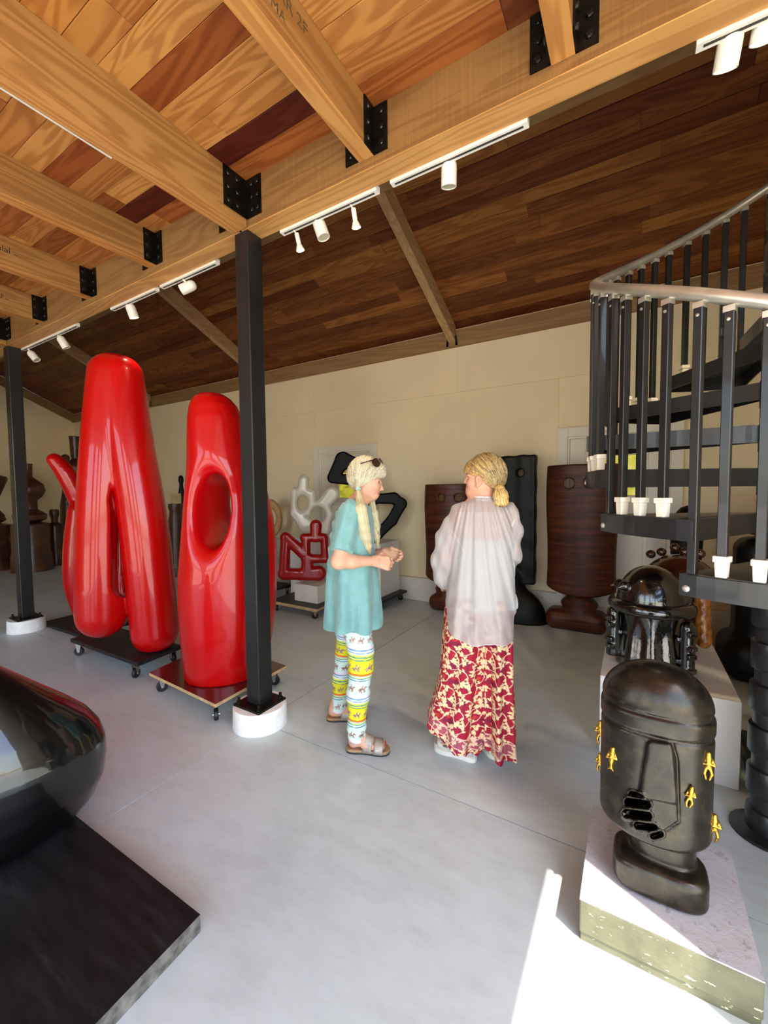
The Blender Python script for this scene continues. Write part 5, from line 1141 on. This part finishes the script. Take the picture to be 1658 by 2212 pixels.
def horse(s, t, ph):
    """a small running horse with a rider, metres"""
    s = np.mod(s + ph, .062) - .031; d = None
    for a, b, r_ in (((-.012, 0), (.010, .001), .0052), ((.009, .003), (.017, .012), .0034), ((.017, .012), (.022, .008), .0026), ((-.013, .002), (-.022, -.002), .0016), ((-.011, -.003), (-.017, -.014), .0020), ((-.008, -.003), (-.006, -.016), .0018), ((.008, -.003), (.014, -.013), .0018), ((.010, -.002), (.006, -.016), .0018), ((-.001, .006), (.001, .016), .0026), ((.002, .016), (.003, .020), .0022)):
        e = seg2(s, t, a, b, r_); d = e if d is None else np.minimum(d, e)
    return d
for c0, ph in ((.17, .0), (.73, .03)):
    h_ = horse(arc, (c0 + .02 - fr_) * PER * 1.0, ph); m_ = (h_ < .0006); lt = n1d(arc * 300 + Z * 250); C_[m_] = (lin('6a4a3e')[None] * (1 - lt[m_, None]) + lin('c9a694')[None] * lt[m_, None])
vcol(o, C_)
sandal(W1, nH, nT, w1, 0.0, ((.010, m_sole, 'sandal_sole'), (.015, m_cork, 'sandal_footbed')), ((.36, .56, .085), (.60, .80, .062)), m_strap, True)
sandal(W1, fH_, fT_, -w1, 0.0, ((.010, m_sole, 'sandal_sole'), (.015, m_cork, 'sandal_footbed')), ((.36, .56, .085), (.60, .80, .062)), m_strap, True)
# sunglasses pushed up on the hair
sg = empty('sunglasses', f1.pt(815, 1000, 0), 'dark brown sunglasses pushed up on the pale hair', 'sunglasses'); m_tort = plain('tortoise_frame', '2c1710', .2, var=.5, scale=40, coat=.6); m_dlens = plain('brown_lens', '3a2016', .08, coat=.8)
nrm = u1 * .50 - w1 * .82 + Zv * .28; nrm /= np.linalg.norm(nrm)
for s in (-1, 1):
    c_ = f1.pt(812 if s < 0 else 823.5, 999.5 if s < 0 else 997, -.078 if s < 0 else -.012); A_ = axis_frame(nrm if s < 0 else u1 * .86 - w1 * .15 + Zv * .48); lat = w1 - (A_[:, 2] @ w1) * A_[:, 2]; lat /= np.linalg.norm(lat); up_ = np.cross(A_[:, 2], lat)
    ring_ = [c_ + lat * .026 * math.cos(a) + up_ * .023 * math.sin(a) * (1 - .12 * math.cos(a) * s) for a in np.linspace(0, 2 * math.pi, 25)]
    MB().tube(ring_, .0030, 8, False).build('lens_rim', m_tort, sg, True); n_ = 24
    mobj('lens', [c_] + ring_[:-1], [(0, i + 1, (i + 1) % n_ + 1) for i in range(n_)], m_dlens, sg, True)
    hg = c_ + lat * .026 * s; MB().tube([f1.pt(806, 994, -.084), f1.pt(795, 996.5, -.092), f1.pt(778, 1001.5, -.094)] if s < 0 else [hg, f1.pt(803, 994, s * .082), f1.pt(780, 1003, s * .088)], [.004, .0035, .003], 8).build('temple_arm', m_tort, sg, True)
MB().tube([f1.pt(817.5, 994, -.066), f1.pt(820, 992, -.050), f1.pt(822, 993, -.035)], .0028, 8).build('nose_bridge', m_tort, sg, True)
# ---------- woman in the sheer white blouse
f2 = Frame(((G(985, 1648) + G(1070, 1645)) / 2)[:2]); b2 = Body(f2); u2, w2 = f2.u, f2.w
W2 = empty('person', f2.c, 'woman seen from behind in a sheer white blouse and red floral wide trousers', 'person')
lH, lT = f2.c - u2 * .01 + w2 * .012, f2.c - u2 * .215 + w2 * .085; rH, rT = f2.c + u2 * .10 + w2 * .045, f2.c + u2 * .0 + w2 * .23
l_elb, l_wr = f2.pt(966, 1200, .02), f2.pt(957, 1262, .13); r_elb, r_wr = f2.pt(1108, 1195, .02), f2.pt(1060, 1255, .24)
hl2 = hand_caps(l_wr, -u2 * .1 + w2 * .9 - Zv * .25, u2, Zv, .16, (25, 35, 25), .3); hr2 = hand_caps(r_wr, -u2 * .7 + w2 * .6, -w2 - Zv * .2, Zv, .16, (30, 40, 25), .3)
fl2, fr2 = foot_caps(lH, lT, w2 * .95 + u2 * .3, .052), foot_caps(rH, rT, -u2 * .9, .052)
def head2(P):
    E, K = b2.E, b2.K
    d = union([E(P, (1047, 1022, 0), (.092, .074, .094)), E(P, (1027, 1044, 0), (.046, .054, .064)), K(P, (1036, 1054, -.034), (1016, 1062, -.014), .027, .016), K(P, (1036, 1054, .034), (1016, 1062, .014), .027, .016), E(P, (1013.5, 1064, 0), (.015, .020, .014))], .022)
    for s in (-1, 1): d = smin(d, E(P, (1018, 1044, s * .034), (.018, .016, .016)), .02); d = smin(d, E(P, (1011, 1027, s * .027), (.012, .02, .007)), .012); d = smax(d, -E(P, (1008, 1032, s * .030), (.011, .014, .008)), .01)
    d = smin(d, K(P, (1010, 1029, 0), (1006, 1040, 0), .007, .009), .010); d = smin(d, E(P, (1005.5, 1041, 0), (.009, .010, .008)), .006); d = smin(d, E(P, (1013, 1054, 0), (.014, .025, .018)), .013); d = smin(d, E(P, (1009.5, 1051, 0), (.006, .017, .004)), .005); d = smin(d, E(P, (1010, 1055, 0), (.006, .015, .0045)), .005)
    nk = K(P, (1048, 1090, .01), (1044, 1052, 0), .056, .051); d = smin(d, nk, .025)
    # ear on the near side
    er = E(P, (1033.5, 1038, -.072), (.016, .008, .028), np.array([[.97, 0, -.22], [0, 1, 0], [.22, 0, .97]])); er = smax(er, -E(P, (1031.5, 1037, -.082), (.009, .008, .017)), .004); er = smin(er, E(P, (1030, 1049, -.068), (.007, .006, .010)), .008)
    return smin(d, er, .006)
def torso2(P):
    E, K = b2.E, b2.K
    return union([E(P, (1046, 1140, .02), (.165, .105, .17)), E(P, (1044, 1220, .02), (.145, .10, .18)), E(P, (1042, 1300, .02), (.165, .12, .13)), K(P, (1004, 1113, .012), (1088, 1113, .012), .045)], .05)
def body2(P):
    K = b2.K; d = bounded(P, f2.pt(1040, 1050, 0), .21, head2); d = smin(d, torso2(P), .04)
    for sh, e, wr in (((996, 1118, .01), l_elb, l_wr), ((1096, 1118, .01), r_elb, r_wr)): d = smin(d, union([cap(P, f2.pt(*sh), e, .047, .037), cap(P, e, wr, .037, .025)], .025), .03)
    d = smin(d, caps_near(P, hl2, .007), .012); d = smin(d, caps_near(P, hr2, .007), .012)
    for hip, kn, ft, an in (((1015, 1320, .02), (1000, 1470, .03), fl2, lH * .82 + lT * .18 + Zv * .14), ((1075, 1320, .02), (1080, 1470, .04), fr2, rH * .82 + rT * .18 + Zv * .14)):
        k_ = f2.pt(*kn); d = smin(d, union([cap(P, f2.pt(*hip), k_, .08, .052), cap(P, k_, an, .052, .034)], .03), .03); d = smin(d, caps_near(P, ft, .008), .012)
    return d
o = sdf_obj('body', body2, f2.c + [-.5, -.5, .02], f2.c + [.5, .5, 1.72], .0046, m_skin, W2)
V = verts_world(o); px, py, sc = to_px(V); base = lin('cf9a7c'); mott = (n1d(V[:, 2] * 120 + V[:, 0] * 63) * .5 + n1d(V[:, 1] * 150) * .5)[:, None]; C_ = base * (.92 + .14 * mott)
C_ = blend(C_, np.exp(-((px - 1033) / 6) ** 2 - ((py - 1038) / 9) ** 2), 'b8705a', .5); C_ = blend(C_, ((np.hypot((px - 1009) / 3.5, (py - 1053) / 3.5) < 1) & (V[:, 2] > 1.2)) * 1.0, 'b87a68', .6); vcol(o, C_)
# hair swept into a low ponytail
TX, TY = 1077, 1046; tie2 = f2.pt(TX, TY, -.035)
hx = np.array([995, 1004, 1010, 1018, 1026, 1034, 1040, 1046, 1056, 1066, 1076, 1095]); hy = np.array([1024, 1022, 1022, 1025, 1029, 1027, 1031, 1042, 1052, 1056, 1054, 1050])
def hair2(P):
    px, py, sc = to_px(P); U, W, Z = f2.loc(P)
    d = union([b2.E(P, (1050, 1021, 0), (.101, .085, .103)), b2.E(P, (1021, 1016, 0), (.043, .062, .042))], .03); d = smin(d, b2.E(P, (1070, 1034, -.01), (.044, .060, .058)), .03); d = smin(d, cap(P, f2.pt(1068, 1036, -.02), tie2, .034, .013), .02)
    a = np.arctan2(py - TY, px - TX); d = d + .0008 * np.sin(a * 40 + 2.5 * np.sin(a * 7)) + .0005 * np.sin(a * 90)
    cy_ = np.interp(px, hx, hy) + .9 * np.sin(px * 1.3) * (px < 1030); return smax(d, (py - cy_) * sc, .004)
o = sdf_obj('hair', hair2, f2.pt(1050, 1022, 0) - [.21, .21, .15], f2.pt(1050, 1022, 0) + [.21, .21, .15], .0034, m_hair, W2); hr = o
V = verts_world(o); px, py, sc = to_px(V); C_ = hair_paint(o, TX, TY, ('7a5730', 'b8904f', 'e0c07c'), 30); rt = np.clip((1012 - py) / 26, 0, 1)[:, None] * .55; vcol(o, C_ * (1 - rt) + lin('6b4a2a') * rt)
path = ((1077, 1047, -.04, .013), (1079, 1058, -.065, .024), (1081, 1072, -.075, .034), (1082, 1086, -.075, .034), (1083, 1096, -.072, .018)); pts2 = [f2.pt(*q[:3]) for q in path]; rr2 = [q[3] for q in path]
def pony(P):
    d = None
    for i in range(len(pts2) - 1): e = cap(P, pts2[i], pts2[i + 1], rr2[i], rr2[i + 1]); d = e if d is None else smin(d, e, .012)
    x, y, s = to_px(P); a = np.arctan2(y - 1036, x - 1075); d = d + .0008 * np.sin(a * 60); return smax(d, (y - 1093.5 - 2.2 * np.sin(x * 1.7) - np.abs(x - 1082) * -.12) * s, .003)
A_ = np.array(pts2); op = sdf_obj('ponytail', pony, A_.min(0) - .055, A_.max(0) + .055, .0034, m_hair, hr); vcol(op, hair_paint(op, 1075, 1030, ('8a6636', 'c9a35c', 'e6cc8e'), 34))
MB().tube([tie2 + (u2 * .55 + Zv * .83) * .0145 * math.cos(a) + (-w2) * .0145 * math.sin(a) + (u2 * .83 - Zv * .55) * .003 * math.sin(3 * a) for a in np.linspace(0, 6.28, 20)], .006, 8).build('hair_tie', plain('brown_hair_tie', '6b3f35', .8), hr, True)
V = verts_world(hr); W_ = f2.loc(V)[1]; xx, yy, _s = to_px(V); rg = np.random.default_rng(2)
sel = np.nonzero((W_ < .03) & (yy < 1034) & (xx > 1018))[0]; strands('hair_locks', hair2, V[rg.choice(sel, 420)], tie2, hr, m_hair, ('5f4320', 'dcc084'), 16, .0006, .0012, 5)
sel = np.nonzero((yy > 1012) & (xx < 1030) & (W_ < .04))[0]; st_ = V[rg.choice(sel, 120)]; strands('fringe_locks', hair2, st_ + np.array([0, 0, -.010]), f2.pt(1036, 990, -.02), hr, m_hair, ('6b4a26', 'c9a45e'), 10, .0008, .0012, 6)
Vv = verts_world(op); sel = rg.choice(len(Vv), 160); strands('ponytail_locks', pony, Vv[sel] * .6 + (f2.pt(1083, 1094, -.09) + rg.normal(0, .012, (160, 3))) * .4, pts2[0], hr, m_hair, ('8a6634', 'f0d9a0'), 14, .0008, .0013, 7)
# camisole seen through the blouse
zc1, zc0 = f2.uz(1045, 1162)[1], f2.uz(1045, 1312)[1]
def cami(P):
    U, W, Z = f2.loc(P); d = torso2(P) - .014; d = d + .003 * np.sin(np.arctan2(W, U) * 9); return smax(smax(d, Z - zc1, .004), (zc0 + .03 * U) - Z, .004)
o = sdf_obj('camisole', cami, f2.c + [-.28, -.28, zc0 - .05], f2.c + [.28, .28, zc1 + .03], .0055, plain('camisole_cotton', 'cfcbc6', .85, var=.02), W2)
def on_torso(x, y):
    lo_, hi_ = -.3, .05
    for _ in range(24):
        m_ = (lo_ + hi_) / 2
        if min(torso2(f2.pt(x, y, m_)[None])[0] - .006, 9) > 0: lo_ = m_
        else: hi_ = m_
    return f2.pt(x, y, hi_)
for a, b in (((1014, 1090, -.075), (1052, 1158, -.107)), ((1112, 1120, -.04), (1094, 1160, -.09))):
    MB().tube([on_torso(a[0] + (b[0] - a[0]) * t_, a[1] + (b[1] - a[1]) * t_) for t_ in np.linspace(0, 1, 7)], .0045, 8).build('camisole_strap', MATS['camisole_cotton'], o, True)
# sheer blouse
rowsS = [(1068, 1022, 1068), (1076, 1018, 1072), (1081, 1008, 1082), (1087, 994, 1092), (1096, 984, 1100), (1104, 980, 1103), (1130, 977, 1107), (1180, 973, 1109), (1240, 968, 1110), (1300, 961, 1111), (1345, 964, 1112), (1400, 966, 1113)]
zS, uS, aS = uz_loft(f2, rowsS, 0); bS_z = [f2.uz(1045, y)[1] for y in (1400, 1300, 1200, 1130, 1104, 1096, 1087, 1081, 1068)]; bS_v = [.19, .18, .158, .152, .14, .125, .105, .09, .07]
def blouse(P):
    U, W, Z = f2.loc(P); u0 = np.interp(Z, zS, uS); a = np.interp(Z, zS, aS); b = np.interp(Z, bS_z, bS_v); th = np.arctan2(W / b, (U - u0) / a)
    q_ = np.sqrt((np.abs(U - u0) / a) ** 2.3 + (np.abs(W - .01) / b) ** 2.3) ** .93; d = (q_ - 1) * np.minimum(a, b) * .85
    fall = np.clip((f2.uz(1045, 1085)[1] - Z) / .8, 0, 1); xx = (U - .01) / (.35 + fall)
    d = d + (.0025 + .007 * fall) * np.sin(xx * 62 + 1.5 * np.sin(Z * 4 + 1)) + .0022 * np.sin(xx * 130 + Z * 7) + .003 * fall * np.sin(U * 22 + Z * 16)
    sl = []
    for pts_, rr_ in (([(995, 1108, 0), (970, 1160, .0), (961, 1210, .01), (958, 1245, .04), (955, 1268, .11)], (.055, .064, .068, .055, .030)), ([(1094, 1108, 0), (1101, 1150, .0), (1100, 1195, .02), (1088, 1238, .12), (1068, 1252, .2)], (.055, .056, .056, .05, .03))):
        for i in range(len(pts_) - 1): sl.append(b2.K(P, pts_[i], pts_[i + 1], rr_[i], rr_[i + 1]))
    s_ = union(sl, .03); s_ = s_ + .004 * np.sin((U * 1.1 + Z * .45) * 75) + .002 * np.sin((U - Z * .3) * 140); d = smin(d, s_, .012)
    nk = b2.K(P, (1047, 1086, .01), (1045, 1050, 0), .056, .058); d = smax(smax(d, -nk, .004), Z - f2.uz(1045, 1075)[1], .003)
    hz = np.interp(U, [f2.uz(x, 1360)[0] for x in (958, 968, 990, 1017, 1065, 1113)], [f2.uz(1045, y)[1] for y in (1300, 1356, 1366, 1371, 1368, 1376)]); hz = np.where(W > .06, hz + .05, hz)
    return smax(d, hz - Z, .003)
t = NT('sheer_cotton'); c = t.coord(); n1 = t.noise(c, 260, 3); wv = t.noise(t.mapping(c, (1, 1, .25)), 14, 3)
t.p(col='c4c1bf', rough=.8, spec=.2); tr_ = t.n('BsdfTransparent'); tl = t.n('BsdfTranslucent'); tl.inputs[0].default_value = (.8, .79, .78, 1); mx = t.n('MixShader'); mx2 = t.n('MixShader')
mx.inputs[0].default_value = .25; t.l(t.b.outputs[0], mx.inputs[1]); t.l(tl.outputs[0], mx.inputs[2]); at_ = t.n('Attribute', attribute_name='Col'); t.l(t.math('MULTIPLY', t.math('MULTIPLY_ADD', wv, .34, .10), t.math('SUBTRACT', 1.0, at_.outputs['Fac'])), mx2.inputs[0]); t.l(mx.outputs[0], mx2.inputs[1]); t.l(tr_.outputs[0], mx2.inputs[2]); t.l(mx2.outputs[0], t.out.inputs[0]); t.bump(n1, .15, .002); m_sheer = t.m
V, F_ = sdf_mesh(blouse, f2.c + [-.42, -.42, f2.uz(1045, 1400)[1]], f2.c + [.42, .42, f2.uz(1045, 1066)[1]], .0046, 2)
fn_ = np.cross(V[F_[:, 1]] - V[F_[:, 0]], V[F_[:, 2]] - V[F_[:, 0]]); fn_ /= np.linalg.norm(fn_, axis=1)[:, None] + 1e-12; F_ = F_[~((fn_[:, 2] < -.9) & (V[F_[:, 0], 2] < f2.uz(1045, 1290)[1]))]
use = np.unique(F_); rm = -np.ones(len(V), int); rm[use] = np.arange(len(use)); bl = mobj('blouse', V[use], rm[F_], m_sheer, W2, True)
m_band = plain('white_binding', 'e2dfdb', .8, var=.02)
def blouse_hem(U, W): hz = np.interp(U, [f2.uz(x, 1360)[0] for x in (958, 968, 990, 1017, 1065, 1113)], [f2.uz(1045, y)[1] for y in (1300, 1356, 1366, 1371, 1368, 1376)]); return np.where(W > .06, hz + .05, hz)
Vb = V[use]; U, W, Z = f2.loc(Vb); mk = np.clip(1.6 - np.abs(Z - blouse_hem(U, W)) / .005, 0, 1); mk = np.maximum(mk, np.clip((Z - f2.uz(1045, 1080)[1]) / .006, 0, 1))
sx_, sy_, _s = to_px(Vb)
for a_, b_ in (((975, 1146), (994, 1176)), ((1001, 1083), (1012, 1100)), ((994, 1176), (1000, 1190))): mk = np.maximum(mk, np.clip(1.5 - seg2(sx_, sy_, a_, b_, .3) / 1.0, 0, 1) * .7 * (W < 0))
vcol(bl, np.repeat(mk[:, None], 3, 1))
col_ = [f2.pt(1046, 1078, .005) + u2 * .062 * math.cos(a) + w2 * .068 * math.sin(a) + Zv * (.004 * math.cos(a) * -1) for a in np.linspace(0, 6.283, 30)]
v_ = [p + Zv * dz for dz in (-.012, .014) for p in col_[:-1]]; n_ = 29; oc = mobj('collar_band', v_, [(i, (i + 1) % n_, n_ + (i + 1) % n_, n_ + i) for i in range(n_)], m_band, bl, True); md = oc.modifiers.new('thick', 'SOLIDIFY'); md.thickness = .004
# floral wide trousers
zw = f2.uz(1040, 1285)[1]
rowsL = [(1270, 985, 1048), (1300, 962, 1049), (1400, 953, 1051), (1470, 947, 1051), (1520, 934, 1049), (1560, 920, 1046), (1600, 911, 1042), (1660, 905, 1038)]; rowsR = [(1270, 1040, 1100), (1300, 1042, 1109), (1400, 1047, 1109), (1500, 1047, 1109), (1580, 1045, 1111), (1650, 1042, 1116)]
Ll, Rl = uz_loft(f2, rowsL, 0), uz_loft(f2, rowsR, 0)
def trousers(P):
    U, W, Z = f2.loc(P); ds = []
    for (zz, uu, aa), side in ((Ll, 0), (Rl, 1)):
        u0 = np.interp(Z, zz, uu); a = np.interp(Z, zz, aa); b = np.interp(Z, [.05, .5, .9], [.165, .135, .135]); low = np.clip((.85 - Z) / .8, 0, 1); th = np.arctan2((W - .03) / b, (U - u0) / a)
        d = (np.sqrt(((U - u0) / a) ** 2 + ((W - .03) / b) ** 2) - 1) * np.minimum(a, b) * .85; d = d + (.003 + .010 * low) * np.sin(th * 6 + side * 2 + .7 * np.sin(Z * 5)) + .004 * low * np.sin(th * 13 + 1)
        if side == 0: hz = np.interp(U, [f2.uz(x, 1600)[0] for x in (908, 921, 957, 984, 1031, 1045)], [f2.uz(980, y, -.1)[1] for y in (1578, 1586, 1602, 1620, 1636, 1634)])
        else: hz = np.interp(U, [f2.uz(x, 1600)[0] for x in (1043, 1078, 1117)], [f2.uz(1080, y, -.1)[1] for y in (1634, 1641, 1648)])
        hz = hz + .006 * np.sin(th * 14) + .02 * np.clip(W / .15, 0, 1); ds.append(smax(d, hz - Z, .004))
    return smax(smin(ds[0], ds[1], .012), Z - zw, .01)
o = sdf_obj('wide_trousers', trousers, f2.c + [-.42, -.42, .01], f2.c + [.42, .42, zw + .03], .0028, m_print, W2)
V = verts_world(o); U, W, Z = f2.loc(V); isL = trousers is None
uc = np.where(U < f2.uz(1046, 1500)[0], np.interp(Z, Ll[0], Ll[1]), np.interp(Z, Rl[0], Rl[1])); ac = np.where(U < f2.uz(1046, 1500)[0], np.interp(Z, Ll[0], Ll[2]), np.interp(Z, Rl[0], Rl[2]))
S_ = np.arctan2(U - uc, -(W - .03)) * (ac * .5 + .07)
def floral_tile(n=380, size=.20):
    """a wrapping tile of cream vines and leaves on crimson, sampled per vertex"""
    g = (np.arange(n) + .5) / n * size; X, Y = np.meshgrid(g, g, indexing='ij'); img = np.tile(lin('a01c34'), (n, n, 1)); rg = random.Random(5)
    bl_ = n1d(X * 90) * n1d(Y * 70 + 3); img[bl_ > .38] = lin('7c1f3c'); img[(n1d(X * 60 + 9) * n1d(Y * 80 + 1)) > .55] = lin('b8402c')
    def wd(x0, y0): dx = np.mod(X - x0 + size / 2, size) - size / 2; dy = np.mod(Y - y0 + size / 2, size) - size / 2; return dx, dy
    vine, leaf, core = np.full((n, n), 9.0), np.full((n, n), 9.0), np.full((n, n), 9.0)
    spots = [(.08, .10, .3), (.42, .06, 1.5), (.76, .14, 2.6), (.25, .34, 4.1), (.60, .36, .9), (.93, .42, 5.2), (.10, .60, 2.2), (.44, .64, 3.4), (.78, .66, .2), (.27, .88, 5.6), (.62, .90, 2.0), (.95, .86, 4.0)]
    for q, (bx, by, a0) in enumerate(spots):
        fl = 1 if q % 2 else -1
        for arm_ in (0, 1):
            x, y, a = bx * size, by * size, a0 + arm_ * 3.0; cv = fl * (26 if arm_ else -34)
            for st_ in range(11):
                nx, ny = x + math.cos(a) * .0052, y + math.sin(a) * .0052; dx, dy = wd(x, y); vine = np.minimum(vine, seg2(dx, dy, (0, 0), (nx - x, ny - y), .0019)); x, y = nx, ny; a += cv * .0040 * (1 + st_ * .16)
                if st_ in (3, 6, 9, 10):
                    la = a + (1.0 if st_ in (3, 9) else -1.0 if st_ == 6 else .1) * fl; ll = .0100 if st_ != 10 else .0115; dx, dy = wd(x + math.cos(la) * ll * .8, y + math.sin(la) * ll * .8); p_, q_ = dx * math.cos(la) + dy * math.sin(la), -dx * math.sin(la) + dy * math.cos(la)
                    leaf = np.minimum(leaf, (np.hypot(p_ / ll, q_ / (.0050 * np.clip(1.05 - .55 * p_ / ll, .3, 1.6))) - 1) * .004)
    lf = np.minimum(vine, leaf); img[lf < .0009] = lin('6e2b36'); img[leaf < 0] = lin('e6c896'); img[vine < 0] = lin('ecc4a4'); return img, size
img, size = floral_tile(); n = img.shape[0]; C_ = img[(np.mod(S_ / size, 1) * n).astype(int) % n, (np.mod(Z / size, 1) * n).astype(int) % n]
hz_ = Z - np.where(U < f2.uz(1046, 1500)[0], np.interp(U, [f2.uz(x, 1600)[0] for x in (908, 921, 957, 984, 1031, 1045)], [f2.uz(980, y, -.1)[1] for y in (1578, 1586, 1602, 1620, 1636, 1634)]), np.interp(U, [f2.uz(x, 1600)[0] for x in (1043, 1078, 1117)], [f2.uz(1080, y, -.1)[1] for y in (1634, 1641, 1648)]))
bd_ = (hz_ < .085) & (hz_ > .03); C_[bd_] = C_[bd_] * .75 + lin('c08a94') * .25; ln_ = (np.abs(hz_ - .088) < .003) | (np.abs(hz_ - .032) < .0025); C_[ln_] = lin('e2b9a8'); vcol(o, C_)
m_pale = plain('pale_leather', 'cfc8b8', .5, var=.05)
for H_, T_, sd in ((lH, lT, w2 * .95 + u2 * .3), (rH, rT, -u2 * .9)):
    rt = sandal(W2, H_, T_, sd / np.linalg.norm(sd), 0.0, ((.026, m_wsole, 'platform_sole'), (.022, m_pale, 'sandal_footbed')), ((.05, .16, .085), (.46, .60, .075), (.70, .84, .05)), m_pale, False)
